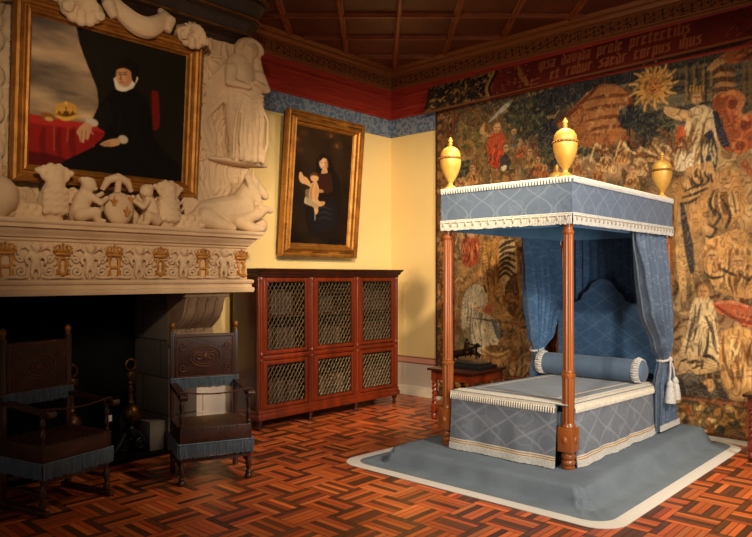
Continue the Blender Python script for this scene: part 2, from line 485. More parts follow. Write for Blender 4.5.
# hearth and firebox
obj('hearth', MB().box(-5.95,-3.52,-0.72,-0.05,0.0,0.035), M['soot'], fp)
obj('firebox_back', MB().bbox(-5.70,-3.85,-0.10,-0.02,0.035,1.46,.004), M['soot'], fp)
def stone_blocks():
    m, nt, b = mat_new('firebox_masonry'); n = N(nt)
    br = n.new('ShaderNodeTexBrick'); br.inputs['Scale'].default_value = 1.0
    br.inputs['Brick Width'].default_value = 0.62; br.inputs['Row Height'].default_value = 0.34; br.inputs['Mortar Size'].default_value = 0.008
    br.inputs['Color1'].default_value = lin((104,92,80)); br.inputs['Color2'].default_value = lin((74,66,58)); br.inputs['Mortar'].default_value = lin((40,34,30))
    v = n.coord(); x, y, z = n.xyz(v)
    c = n.new('ShaderNodeCombineXYZ'); n.link(n.math('ADD', x, y), c.inputs[0]); n.link(z, c.inputs[1]); n.link(c.outputs[0], br.inputs['Vector'])
    n.link(n.mix(n.math('MULTIPLY', n.noise(3,5,.7), 0.55), br.outputs['Color'], lin((46,40,36))), b.inputs['Base Color'])
    b.inputs['Roughness'].default_value = 0.9
    n.bump(n.noise(20,5), .25, .01, b); return m
SB = stone_blocks()
for s in (-1, 1):
    xc = -4.38 + s*0.665
    x0, x1 = (-3.86, -3.56) if s > 0 else (-5.98, -5.68)
    j = MB().bbox(x0, x1, -0.70, -0.02, 0.035, 1.48, .008)
    xi = x0 if s > 0 else x1
    j.bbox(xi-0.16 if s > 0 else xi, xi if s > 0 else xi+0.16, -0.66, -0.10, 0.035, 0.30, .012)      # ledge at the foot
    j.bbox(x0-0.02, x1+0.02, -0.74, -0.70, 0.035, 0.22, .008)
    obj('jamb', j, SB, fp)
    # scrolled corbel carrying the lintel
    prof = [(-0.70,0.98),(-0.72,0.98),(-0.78,1.0),(-0.83,1.05),(-0.81,1.10),(-0.80,1.13),(-0.84,1.16),(-0.92,1.22),(-0.97,1.30),(-0.99,1.38),(-1.02,1.42),(-1.02,1.48),(-0.70,1.48)]
    k = MB().prism(prof, x0-0.01, x1+0.10 if s > 0 else x1+0.01, 'x')
    for q in range(4):
        xx = x0+0.03+q*0.095
        k.tube([(xx, y-0.006, z) for (y, z) in prof[3:11]], 0.014, 6)
    k.bbox(x0-0.03, x1+0.13, -1.03, -0.70, 1.42, 1.48, .008)
    k.lathe([(0.05,-0.19),(0.055,-0.18),(0.055,0.18),(0.05,0.19)], ((x0+x1)/2+.04,-0.80,1.05), 16, 'x')
    obj('corbel', k, M['stone_warm'], fp)
# lintel, frieze field, shelf
obj('lintel', MB().sweep([(-0.9,1.46),(0.035,1.46),(0.04,1.475),(0.04,1.50),(0.025,1.505),(0.022,1.515),(0.022,1.535),(0.035,1.545),(0.04,1.56),(0.03,1.575),(0.0,1.58),(-0.9,1.58)],
    [(XL+.04,-0.1,-1,0),(XL+.04,-1.03,-1,-1),(XR-.04,-1.03,1,-1),(XR-.04,-0.1,1,0)]), ST, fp, ang=30)
obj('frieze', MB().box(XL+.05, XR-.05, -1.02, -0.04, 1.575, 1.87), ST, fp)
obj('mantel_shelf', MB().sweep([(-0.9,1.86),(0.0,1.86),(0.012,1.87),(0.015,1.885),(0.035,1.895),(0.04,1.91),(0.05,1.92),(0.075,1.945),(0.08,1.955),(0.105,1.96),(0.11,1.985),(0.125,1.995),(0.13,2.005),(0.13,2.022),(-0.9,2.022)],
    [(XL+.05,-0.1,-1,0),(XL+.05,-1.02,-1,-1),(XR-.07,-1.02,1,-1),(XR-.07,-0.1,1,0)]), ST, fp, ang=30)
# gilded letters with crowns
GD = M['letter_gilt']
YF = -1.02
def crown(x, zb, w, parent):
    c = MB()
    c.bbox(x-w/2, x+w/2, YF-.03, YF, zb, zb+.022, .004)
    for i in range(5):
        t = (i-2)/2.0
        xx = x+t*w*.46; h = .055+.02*(1-abs(t))
        c.tube([(xx, YF-.015, zb+.015), (xx+t*.012, YF-.022, zb+h*.6), (xx+t*.004, YF-.02, zb+h)], [.008,.012,.006], 7)
        c.ball((xx+t*.004, YF-.022, zb+h+.008), .0115, 8, 6)
        if i < 4: c.ball((xx+w*.115, YF-.018, zb+.035), .010, 8, 6)
    obj('crown', c, GD, parent, local=False)
def mono_h(x, parent):
    h = MB()
    for s in (-1, 1):
        h.bbox(x+s*.042-.013, x+s*.042+.013, YF-.024, YF, 1.605, 1.752, .004)
        h.bbox(x+s*.042-.021, x+s*.042+.021, YF-.026, YF, 1.600, 1.614, .003)
        h.bbox(x+s*.042-.021, x+s*.042+.021, YF-.026, YF, 1.744, 1.757, .003)
    h.bbox(x-.035, x+.035, YF-.022, YF, 1.668, 1.688, .003)
    o = obj('monogram', h, GD, fp, label='gilded letter H'); crown(x, 1.764, .115, o)
def mono_c(x, parent):
    h = MB()
    ov = [(x+.036*math.cos(a)*1.0, YF-.012, 1.682+.062*math.sin(a)) for a in np.linspace(0, 2*PI, 26)[:-1]]
    h.tube(ov, .0125, 8, closed=True)
    for s in (-1, 1):
        h.tube([(x+s*(.070-.055*math.sin(a)), YF-.010, 1.682+.066*math.cos(a)) for a in np.linspace(0.25, PI-.25, 12)], .006, 6)
        h.tube([(x, YF-.010, 1.616), (x+s*.03, YF-.012, 1.606), (x+s*.058, YF-.012, 1.612), (x+s*.066, YF-.012, 1.628)], .009, 7)
    o = obj('monogram', h, GD, fp, label='gilded interlaced cipher'); crown(x, 1.764, .115, o)
LX = [-5.35, -4.945, -4.54, -4.13, -3.715, -3.30]
for i, x in enumerate(LX): (mono_h if i % 2 == 0 else mono_c)(x, fp)
# carved cherub panel between letters
def limb(mb, pts, r, n=6):
    """a chain of lumps from point to point, radius eased along it"""
    for (p, q), (ra, rb) in zip(zip(pts[:-1], pts[1:]), zip(r[:-1], r[1:])):
        for k in range(n+1):
            t = k/n
            mb.ball([p[i]*(1-t)+q[i]*t for i in range(3)], ra*(1-t)+rb*t, 10, 7)
def spiral(cx, y, cz, r, turns, s, a0=0.0, nn=26):
    return [(cx+s*r*(1-.86*t)*math.cos(a0+2*PI*turns*t), y-.006*t, cz+r*(1-.86*t)*math.sin(a0+2*PI*turns*t)) for t in np.linspace(0,1,nn)]
def cherub(x):
    c = MB(); y = YF-.012
    c.ball((x, y-.028, 1.815), (.033,.032,.038), 14, 10)
    c.ball((x, y-.056, 1.808), (.008,.008,.009), 8, 6)                    # nose
    for s in (-1,1): c.ball((x+s*.028, y-.03, 1.832), (.014,.016,.016), 8, 6)   # curls
    c.ball((x, y-.03, 1.848), (.022,.02,.014), 10, 6)
    c.ball((x, y-.014, 1.745), (.040,.026,.045), 14, 10)                  # chest
    c.ball((x, y-.016, 1.70), (.034,.026,.036), 14, 10)                   # belly
    for s in (-1, 1):
        limb(c, [(x+s*.036,y-.016,1.765),(x+s*.074,y-.02,1.735),(x+s*.062,y-.03,1.70)], [.016,.014,.012])
        limb(c, [(x+s*.016,y-.016,1.68),(x+s*.028,y-.018,1.635),(x+s*.02,y-.014,1.60)], [.021,.016,.012])
        for q in range(3): c.tube([(x+s*.03,y-.004,1.79+.012*q),(x+s*(.075),y-.012,1.825+.006*q),(x+s*(.115-.012*q),y-.006,1.795+.02*q)], [.012,.013,.005], 7)   # wing
    o = obj('cherub', c, ST, fp); fuse(o, .0075, 2)
    for s in (-1, 1):
        sc = MB()
        sc.tube(spiral(x+s*.10, y, 1.64, .048, 1.7, s, -PI/2), .011, 7)
        sc.tube(spiral(x+s*.105, y, 1.735, .030, 1.5, s, PI/2), .009, 7)
        sc.tube([(x+s*.05,y,1.60),(x+s*.10,y-.006,1.594),(x+s*.17,y-.008,1.60),(x+s*.20,y,1.594)], [.008,.014,.012,.006], 7)
        sc.tube(spiral(x+s*.155, y, 1.835, .024, 1.4, s, PI), .009, 7)
        for q in range(4):
            a = q*.5; sc.ball((x+s*(.135+.02*math.cos(a*2)), y-.004, 1.665+.036*q), (.012,.012,.02), 8, 6, Matrix.Rotation(s*.5,3,'Y'))
        obj('acanthus_scroll', sc, ST, fp)
for x in [(a+b_)/2 for a, b_ in zip(LX[:-1], LX[1:])]: cherub(x)

# ---- overmantel: breast panel and carved work
YB = -0.72
obj('overmantel_panel', MB().bbox(-6.10,-2.97,YB,-0.02,2.0,3.93,.01), ST, fp)
# carved ground: shallow leafwork over the whole face of the breast
def carved_ground():
    W_, H_ = 2.98, 1.86; nx, nz = 300, 190
    r1 = vnoise(nx+1, nz+1, 26, 30, 91, 2); r2 = vnoise(nx+1, nz+1, 14, 18, 92, 2); r3 = vnoise(nx+1, nz+1, 50, 40, 93, 2)
    h = .020*np.clip(1-np.abs(((r1*7) % 1)-.5)*3.2, 0, 1)+.012*np.clip(1-np.abs(((r2*6) % 1)-.5)*3, 0, 1)*(r3 > .45)
    g = MB(); g.v = [(-5.96+W_*i/nx, YB-.001-float(h[j,i]), 2.03+H_*j/nz) for j in range(nz+1) for i in range(nx+1)]
    w = nx+1; g.f = [(j*w+i, j*w+i+1, (j+1)*w+i+1, (j+1)*w+i) for j in range(nz) for i in range(nx)]
    obj('carved_leafwork', g, ST, fp, ang=80)
carved_ground()
# strapwork and scroll border left of the picture and along the top
sw = MB()
for k in range(6):
    z = 2.42+.27*k
    sw.tube(spiral(-5.38, YB-.03, z, .10, 1.6, 1 if k%2 else -1, PI/2), .028, 8)
    sw.ball((-5.32, YB-.03, z+.14), (.07,.05,.09), 12, 8)
for k in range(14): sw.ball((-5.5+.012*math.sin(k), YB-.03, 2.25+.12*k), (.06,.045,.075), 10, 7)
o = obj('scroll_border', sw, ST, fp); fuse(o, .012, 2)
# big urn at the left end of the shelf
ur = MB().lathe([(.05,2.022),(.09,2.03),(.10,2.05),(.15,2.09),(.175,2.16),(.17,2.24),(.12,2.30),(.07,2.33),(.09,2.36)], (-5.40,-0.93,0), 24)
obj('carved_urn', ur, ST, fp)
# figure holding a shield, two putti and swags under the picture
def putto(x, s, z0=2.022, y=-0.97, k=1.0):
    """chubby seated winged child turned towards +s"""
    c = MB(); P = lambda a, b_, d: (x+s*a*k, y+b_*k, z0+d*k)
    c.ball(P(.035,-.02,.30), (.058*k,.058*k,.064*k), 16, 12)              # head
    c.ball(P(.09,-.03,.288), .012*k, 8, 6)                                 # nose
    c.ball(P(.07,-.055,.272), (.022*k,.02*k,.018*k), 8, 6)                 # cheek
    for q in range(7):
        a = q*2*PI/7; c.ball(P(.015+.030*math.cos(a),-.005+.036*math.sin(a),.338), .026*k, 8, 6)
    c.ball(P(.028,-.005,.285), (.05*k,.05*k,.06*k), 12, 9)
    limb(c, [P(.01,0,.24),P(-.01,0,.17),P(-.035,.01,.08)], [.045*k,.072*k,.075*k])
    limb(c, [P(.045,-.05,.205),P(.10,-.08,.16),P(.155,-.06,.20)], [.030*k,.026*k,.021*k])
    limb(c, [P(.0,.05,.205),P(.08,.05,.19),P(.15,.0,.245)], [.030*k,.026*k,.02*k])
    c.ball(P(.165,-.06,.205), .023*k, 8, 6)
    limb(c, [P(-.04,-.04,.06),P(.06,-.09,.085),P(.075,-.085,.02)], [.056*k,.042*k,.028*k])     # bent leg
    limb(c, [P(-.05,.03,.055),P(.04,.02,.07),P(.09,.0,.03)], [.054*k,.04*k,.028*k])
    limb(c, [P(.075,-.085,.02),P(.12,-.10,.018)], [.026*k,.018*k])
    for q in range(5):                                                      # wing
        c.tube([P(-.03,.045,.21-.012*q),P(-.10,.055,.25-.02*q),P(-.165+.012*q,.055,.29-.042*q)], [.018*k,.020*k,.008*k], 7)
    o = obj('putto', c, ST, fp); fuse(o, .009, 2); return o
putto(-4.76, 1); putto(-4.20, -1, k=.98)
sh = MB()
prof = []
sh.ball((-4.475,-0.985,2.155), (.125,.075,.135), 22, 16)
shield = obj('shield', sh, ST, fp)
def lily(x, y, z, s):
    l = MB()
    l.ball((x,y,z+.018*s), (.010*s,.008,.030*s), 8, 7)
    for q in (-1,1):
        l.tube([(x+q*.006*s,y,z-.01*s),(x+q*.024*s,y,z+.016*s),(x+q*.032*s,y,z+.008*s)], [.008*s,.009*s,.005*s], 6)
        l.tube([(x+q*.004*s,y,z-.012*s),(x+q*.015*s,y,z-.032*s)], [.007*s,.004*s], 6)
    l.bbox(x-.02*s,x+.02*s,y-.006,y+.006,z-.014*s,z-.006*s,.002)
    l.tube([(x,y,z),(x,y,z-.036*s)], .006*s, 6)
    obj('lily', l, GD, shield, local=False)
lily(-4.545,-1.05,2.20,1.0); lily(-4.445,-1.062,2.125,1.0); lily(-4.40,-1.04,2.23,.8)
# bows of drapery above the shield and ribbed swags either side
sg = MB()
sg.tube([(-4.60,-.95,2.30),(-4.56,-.97,2.38),(-4.48,-.98,2.41),(-4.40,-.97,2.385),(-4.35,-.95,2.31)], [.02,.034,.036,.034,.02], 10)
sg.tube([(-4.475,-.98,2.41),(-4.475,-.97,2.33),(-4.475,-.95,2.25)], [.03,.026,.03], 10)
obj('drapery_bow', sg, ST, fp)
for s, xa, xb in ((-1,-4.98,-5.32),(1,-4.02,-3.62)):
    sg = MB()
    for q in range(6):
        n_ = 16
        sg.tube([(xa+(xb-xa)*t, -0.88-.05*math.sin(PI*t)-.006*q, 2.22-.11*math.sin(PI*t)-.028*q+.06*t*t) for t in np.linspace(0,1,n_)], [.018+.016*math.sin(PI*t) for t in np.linspace(0,1,n_)], 8)
    for q in range(22):
        t = (q+.5)/22; sg.ball((xa+(xb-xa)*t, -.92-.03*(q%2), 2.045+.026*((q*7)%4)), .034, 9, 7)
    sg.box(min(xa,xb), max(xa,xb), -.88, -.80, 2.02, 2.16)
    o = obj('swag', sg, ST, fp); fuse(o, .010, 1)
for xa, xb in ((-4.92,-4.62),(-4.36,-4.04)):
    sg = MB()
    for q in range(16): sg.ball((xa+(xb-xa)*((q*5)%16)/15., -.84-.02*(q%3), 2.05+.022*q*.7), .045, 9, 7)
    sg.box(xa, xb, -.84, -.74, 2.02, 2.26)
    o = obj('carved_ground', sg, ST, fp); fuse(o, .011, 2)
# ram-like scroll heads that overlap the lower rim of the picture
for x, hgt in ((-4.985, 2.45), (-4.03, 2.42)):
    c = MB()
    limb(c, [(x,-.93,2.06),(x-.02,-.95,2.18),(x+.01,-.97,2.30),(x+.02,-.98,hgt-.06)], [.085,.095,.075,.06])
    for s in (-1,1):
        c.tube(spiral(x+s*.06,-.99,hgt-.075,.055,1.4,s,PI/2), .024, 8)
        for q in range(3): c.ball((x+s*(.03+.045*q),-.985,hgt-.01-.022*q), (.03,.03,.026), 9, 7)
    for q in range(24): c.ball((x-.075+.03*(q%6),-1.005-.02*math.sin(PI*(q%6)/5),2.09+.05*(q//6)+.012*(q%2)), .026, 8, 6)
    c.ball((x+.01,-1.02,hgt-.07), (.03,.03,.045), 9, 7)
    o = obj('mask_bracket', c, ST, fp); fuse(o, .010, 2)
# leafy clasp, swag and clasp along the upper rim
tp = MB()
def clasp(x, z, k=1.0):
    for q in range(7):
        a = PI + q*PI/6; tp.ball((x+.13*k*math.cos(a), YB-.30, z+.03+.10*k*math.sin(a)), (.05*k,.045*k,.05*k), 9, 7)
    for q in range(5): tp.ball((x-.10*k+.05*k*q, YB-.32, z-.02+.02*(q%2)), .030*k, 8, 6)
    for q in range(9):
        a = PI*q/8; tp.tube([(x+.03*k*math.cos(a), YB-.34, z+.02+.03*k*math.sin(a)),(x+.10*k*math.cos(a), YB-.375, z+.02+.09*k*math.sin(a)),(x+.15*k*math.cos(a), YB-.33, z+.02+.13*k*math.sin(a))], [.010,.017,.012], 6)
    for s in (-1,1): tp.tube(spiral(x+s*.13*k, YB-.35, z-.01, .045*k, 1.4, s, PI/2), .016, 7)
    tp.ball((x,YB-.29,z+.06), (.10*k,.06*k,.08*k), 10, 8)
    tp.tube([(x,YB-.05,z+.14*k),(x,YB-.27,z+.08)], .07*k, 9)
clasp(-4.80, 3.66, 1.0); clasp(-3.82, 3.70, .85)
for q in range(3):
    tp.tube([(-4.52+.46*t, YB-.26-.05*math.sin(PI*t), 3.84-.03*q-.14*math.sin(PI*t)) for t in np.linspace(0,1,14)], [.04+.025*math.sin(PI*t) for t in np.linspace(0,1,14)], 8)
tp.tube([(-4.55,YB-.15,3.90),(-4.57,YB-.28,3.78),(-4.53,YB-.30,3.68)], [.03,.055,.035], 8)
tp.tube([(-4.04,YB-.15,3.92),(-4.02,YB-.28,3.80),(-4.06,YB-.30,3.70)], [.03,.055,.035], 8)
tp.tube([(-5.5,YB-.10,3.62),(-5.2,YB-.12,3.74),(-4.95,YB-.14,3.80)], [.05,.07,.05], 8)
o = obj('upper_swag', tp, ST, fp); fuse(o, .009, 1)
# standing draped woman at the right corner
def statue():
    c = MB(); x, y = -3.04, -0.80
    bs = [(3.74,.10,.09),(3.62,.155,.11),(3.45,.165,.13),(3.28,.15,.12),(3.10,.17,.13),(2.90,.175,.13),(2.70,.165,.12),(2.56,.145,.11)]
    for (za,ra,da),(zb,rb,db) in zip(bs[:-1],bs[1:]):
        for k in range(5):
            t=k/5; c.ball((x-.02+.035*math.sin((za+(zb-za)*t)*3), y, za+(zb-za)*t), (ra+(rb-ra)*t, da+(db-da)*t, .07), 16, 9)
    for k in range(12): c.ball((x, y-.01, 2.60+.075*k), (.165,.125,.09), 16, 9)
    c.ball((x+.02, y-.055, 3.87), (.078,.085,.098), 16, 12)
    c.ball((x+.002, y-.145, 3.86), (.012,.018,.022), 8, 6)
    c.ball((x+.002, y-.125, 3.822), (.026,.016,.010), 8, 6)
    for s in (-1,1): c.ball((x+.004+s*.03, y-.125, 3.885), (.016,.012,.008), 8, 6)
    c.tube([(x,y-.02,3.68),(x+.015,y-.04,3.80)], [.06,.05], 10)
    # hood falling over the brow and shoulders
    for k in range(15):
        a = PI*k/14; c.ball((x+.02+.105*math.cos(a), y-.05, 3.87+.115*math.sin(a)), (.032,.075,.032), 8, 6)
    for s in (-1,1): limb(c, [(x+.02+s*.085,y-.03,3.84),(x+.01+s*.10,y-.02,3.74),(x+s*.13,y,3.64)], [.035,.05,.06])
    # forearms crossing the body
    limb(c, [(x-.15,y-.05,3.60),(x-.19,y-.10,3.42),(x-.05,y-.16,3.40)], [.06,.05,.036])
    limb(c, [(x+.12,y-.05,3.60),(x+.16,y-.09,3.44),(x+.03,y-.16,3.47)], [.058,.048,.034])
    # long folds
    for k in range(9):
        xx = x-.15+.036*k
        c.tube([(xx*.5+x*.5, y-.115, 3.34),(xx+.02*math.sin(k), y-.14, 3.05),(xx-.02*math.cos(2*k), y-.13, 2.78),(xx+(.02 if k%2 else -.015), y-.115, 2.54)], [.008,.016,.019,.014], 7)
    for k in range(5):
        c.tube([(x-.15,y-.09,3.34-.05*k),(x-.02,y-.155,3.27-.06*k),(x+.14,y-.10,3.36-.05*k)], .014, 7)
    # cloth streaming to the left, laid on the panel
    for k in range(6):
        c.tube([(x-.18,y+.03,3.62-.07*k),(x-.30-.02*k,y+.05,3.42-.10*k),(x-.32+.02*math.sin(k*2),y+.06,3.10-.09*k),(x-.25,y+.05,2.80-.05*k)], [.03,.03,.028,.014], 7)
    c.ball((x-.05,y+.02,2.54), (.30,.10,.045), 14, 8)                       # bracket under her feet
    c.v = [(x-.03+(v[0]-x)*1.22, y+.02+(v[1]-y)*.85, 3.90-(3.90-v[2])*.83-.05) for v in c.v]
    o = obj('draped_figure', c, ST, fp); fuse(o, .012, 2)
statue()
# crouching horse with waved mane at the lower right corner
def beast():
    c = MB(); y = -0.90
    limb(c, [(-3.58,y+.04,2.18),(-3.36,y,2.22),(-3.20,y-.02,2.26)], [.13,.15,.13])
    limb(c, [(-3.22,y-.01,2.27),(-3.14,y-.02,2.40),(-3.10,y-.03,2.50)], [.12,.105,.085])
    limb(c, [(-3.10,y-.03,2.51),(-3.03,y-.05,2.45),(-2.965,y-.06,2.39)], [.075,.06,.042])
    for s in (-1,1): c.ball((-3.11,y-.03+s*.04,2.595), (.02,.016,.04), 8, 6)
    for k in range(9):
        c.tube(spiral(-3.20+.018*k,y-.10-.006*(k%2),2.54-.028*k,.036,1.3,1,k*1.0), .016, 7)
    limb(c, [(-3.22,y-.06,2.16),(-3.08,y-.10,2.20),(-2.98,y-.10,2.26),(-2.93,y-.10,2.25)], [.07,.055,.036,.034])   # raised foreleg
    limb(c, [(-3.28,y-.07,2.12),(-3.18,y-.12,2.07),(-3.06,y-.12,2.06)], [.07,.05,.038])
    limb(c, [(-3.62,y-.03,2.14),(-3.50,y-.10,2.08),(-3.38,y-.11,2.055)], [.10,.06,.04])
    c.ball((-3.00,y,2.10), (.10,.09,.085), 14, 10)
    for k in range(6): c.tube([(-3.66,y+.06,2.28-.03*k),(-3.78+.01*k,y+.08,2.36-.05*k),(-3.86+.03*k,y+.08,2.28-.045*k)], [.03,.026,.01], 7)
    o = obj('carved_horse', c, ST, fp); fuse(o, .011, 2)
beast()
lf = MB()
for k in range(22):
    a = k*2.4; r = .02+.012*k**.9
    lf.ball((-3.52+r*math.cos(a)*.55, YB-.012, 3.02+r*math.sin(a)*2.0), (.024,.018,.04), 8, 6, Matrix.Rotation(a,3,'Y'))
for s in (-1,1): lf.tube([(-3.52+s*.06*math.sin(t*9), YB-.01, 2.5+1.15*t) for t in np.linspace(0,1,30)], .014, 6)
lf.tube([(-3.44,YB-.01,3.7),(-3.30,YB-.015,3.72),(-3.24,YB-.01,3.62),(-3.34,YB-.01,3.5)], .016, 6)
o = obj('carved_foliage', lf, ST, fp); fuse(o, .009, 1)

# dark ceiling cornice breaking round the chimney breast
CP = [(-0.3,3.87),(0.0,3.87),(0.02,3.885),(0.03,3.90),(0.03,3.95),(0.05,3.96),(0.06,4.0),(0.10,4.05),(0.11,4.08),(0.13,4.09),(0.14,4.12),(0.12,4.14),(0.13,4.16),(0.17,4.22),(0.20,4.25),(0.205,4.28),(0.225,4.29),(0.23,4.31),(0.24,4.36),(0.27,4.40),(0.28,4.45),(-0.3,4.45)]
path = [(-9.0,-0.76,0,-1)]
for a in np.linspace(0, PI/2, 9): path.append((-3.10+.10*math.sin(a)-.0, -0.66-.10*math.cos(a), math.sin(a), -math.cos(a)))
path.append((-3.0,-0.05,1,0))
obj('trim_6', MB().sweep(CP, path), M['cornice_dark'], kind='structure', ang=30)
rg = MB()
for o_, z in ((0.06,3.98),(0.145,4.115),(0.235,4.30)):
    rg.tube([(x+nx*o_, y+ny*o_, z) for x,y,nx,ny in path], 0.011, 6)
obj('trim_7', rg, M['gold_dull'], kind='structure')

# ---- firedogs
def firedog(x, y, label):
    t = thing('firedog', label, 'andiron', (x, y, 0.035), 0, 'firedogs in the hearth')
    b_ = MB()
    for s in (-1,1):
        b_.tube([(0,0,.20),(s*.07,-.01,.18),(s*.12,-.02,.10),(s*.16,-.02,.06),(s*.175,-.02,.03),(s*.15,-.02,.022)], [.03,.028,.026,.024,.022,.018], 9)
        b_.tube(spiral(s*.085,-.02,.085,.05,1.6,s,PI/2), .014, 8)
    b_.lathe([(.05,.16),(.065,.18),(.065,.21),(.04,.23)], (0,0,0), 18)
    b_.tube([(0,0,.14),(0,.20,.10),(0,.28,.09)], .018, 8); b_.tube([(0,.28,.09),(0,.28,0)], .018, 8)
    obj('base', b_, M['iron'], t, local=True)
    obj('stem', MB().lathe([(.04,.22),(.026,.25),(.036,.27),(.036,.28)], (0,0,0), 18), M['iron'], t, local=True)
    obj('ball', MB().lathe([(.02,.27),(.055,.29),(.078,.33),(.082,.36),(.07,.40),(.04,.43),(.026,.44)], (0,0,0), 22), M['brass'], t, local=True)
    obj('shaft', MB().lathe([(.024,.44),(.034,.46),(.022,.49),(.03,.52),(.02,.55),(.028,.58),(.02,.61),(.034,.63),(.03,.65)], (0,0,0), 18), M['brass'], t, local=True)
    obj('knob', MB().lathe([(.02,.64),(.045,.66),(.055,.695),(.045,.73),(.02,.745)], (0,0,0), 18), M['brass'], t, local=True)
    obj('ring', MB().tube([(.045*math.cos(a),0,.79+.048*math.sin(a)) for a in np.linspace(0,2*PI,20)[:-1]], .011, 8, closed=True), M['brass'], t, local=True)
firedog(-4.17,-0.60,'brass and iron firedog standing nearer the right jamb of the hearth')
firedog(-4.70,-0.62,'brass and iron firedog half hidden behind the armchair on the left')
# ================================================================== PAINTED AND WOVEN SURFACES
class Paint:
    """a flat coloured surface: width x height metres, one colour per woven point"""
    def __init__(s, w, h, step, base, conv):
        s.nx = int(w/step)+1; s.ny = int(h/step)+1; s.w, s.h, s.step = w, h, step
        s.u = np.linspace(0, w, s.nx, dtype=np.float32)[None,:].repeat(s.ny, 0)
        s.v = np.linspace(0, h, s.ny, dtype=np.float32)[:,None].repeat(s.nx, 1)
        s.c = np.zeros((s.ny, s.nx, 3), np.float32) + np.array(base, np.float32)
        s.conv = conv; s.wu = 0; s.wv = 0
    def pts(s, p): return [s.conv(*q) for q in p]
    def mask(s, P):
        P = np.array(P, np.float32); st = s.step
        i0 = max(0, int((P[:,0].min())/st)-2); i1 = min(s.nx, int((P[:,0].max())/st)+3)
        j0 = max(0, int((P[:,1].min())/st)-2); j1 = min(s.ny, int((P[:,1].max())/st)+3)
        if i1 <= i0 or j1 <= j0: return None
        U = s.u[j0:j1,i0:i1]; V = s.v[j0:j1,i0:i1]
        ins = np.zeros(U.shape, bool); n = len(P)
        for k in range(n):
            (xa, ya), (xb, yb) = P[k], P[(k+1) % n]
            if abs(yb-ya) < 1e-9: continue
            cond = ((ya > V) != (yb > V)) & (U < (xb-xa)*(V-ya)/(yb-ya)+xa)
            ins ^= cond
        return (slice(j0,j1), slice(i0,i1)), ins.astype(np.float32)
    def put(s, sl, m, col, a):
        m = (m*a)[...,None]; s.c[sl] = s.c[sl]*(1-m) + np.array(col, np.float32)*m
    def poly(s, p, col, a=1.0, px=True):
        P = s.pts(p) if px else p
        P = s.curve(P)
        r = s.mask(P)
        if r: s.put(r[0], r[1], col, a)
    def curve(s, P, k=3):
        """round the corners of an outline a little"""
        out = []; n = len(P)
        for i in range(n):
            a, b, c = P[i-1], P[i], P[(i+1) % n]
            out.append((b[0]*.75+a[0]*.25, b[1]*.75+a[1]*.25)); out.append((b[0]*.9+(a[0]+c[0])*.05, b[1]*.9+(a[1]+c[1])*.05)); out.append((b[0]*.75+c[0]*.25, b[1]*.75+c[1]*.25))
        return out
    def sharp(s, p, col, a=1.0, px=False):
        r = s.mask(s.pts(p) if px else p)
        if r: s.put(r[0], r[1], col, a)
    def ell(s, c, rx, ry, col, a=1.0, px=True, soft=0.25):
        if px:
            P = s.conv(*c); q = s.conv(c[0]+rx, c[1]); t = s.conv(c[0], c[1]-ry); rx, ry = abs(q[0]-P[0]), abs(t[1]-P[1])
        else: P = c
        st = s.step
        i0 = max(0, int((P[0]-rx*1.3)/st)-1); i1 = min(s.nx, int((P[0]+rx*1.3)/st)+2)
        j0 = max(0, int((P[1]-ry*1.3)/st)-1); j1 = min(s.ny, int((P[1]+ry*1.3)/st)+2)
        if i1 <= i0 or j1 <= j0: return
        d = np.sqrt(((s.u[j0:j1,i0:i1]-P[0])/rx)**2+((s.v[j0:j1,i0:i1]-P[1])/ry)**2)
        s.put((slice(j0,j1),slice(i0,i1)), np.clip((1+soft*.5-d)/max(soft,1e-3),0,1), col, a)
    def line(s, p, w, col, a=1.0, px=True, taper=True):
        P = np.array(s.pts(p) if px else p, np.float32)
        if len(P) > 2:                                     # smooth the stroke
            t = np.linspace(0, len(P)-1, len(P)*5); Q = []
            for q in t:
                i = min(int(q), len(P)-2); f = q-i
                p0, p1, p2, p3 = P[max(i-1,0)], P[i], P[i+1], P[min(i+2,len(P)-1)]
                Q.append(.5*((2*p1)+(-p0+p2)*f+(2*p0-5*p1+4*p2-p3)*f*f+(-p0+3*p1-3*p2+p3)*f**3))
            P = np.array(Q, np.float32)
        n = len(P)-1
        for k in range(n):
            t = k/max(1,n); ww = w*(0.55+0.9*math.sin(PI*min(max(t,.05),.95))) *.6 if taper else w*.5
            st = s.step; a0, b0 = P[k], P[k+1]
            i0 = max(0, int((min(a0[0],b0[0])-ww)/st)-1); i1 = min(s.nx, int((max(a0[0],b0[0])+ww)/st)+2)
            j0 = max(0, int((min(a0[1],b0[1])-ww)/st)-1); j1 = min(s.ny, int((max(a0[1],b0[1])+ww)/st)+2)
            if i1 <= i0 or j1 <= j0: continue
            U = s.u[j0:j1,i0:i1]-a0[0]; V = s.v[j0:j1,i0:i1]-a0[1]; d = b0-a0; L = float(d@d)+1e-9
            tt = np.clip((U*d[0]+V*d[1])/L,0,1)
            dist = np.sqrt((U-tt*d[0])**2+(V-tt*d[1])**2)
            m = np.clip((ww+st*.5-dist)/st,0,1)
            s.put((slice(j0,j1),slice(i0,i1)), m, col, a)
    def blur(s, k=1):
        for _ in range(k):
            c = s.c; p = np.pad(c, ((1,1),(1,1),(0,0)), 'edge')
            s.c = (p[:-2,1:-1]+p[2:,1:-1]+p[1:-1,:-2]+p[1:-1,2:]+4*c)/8
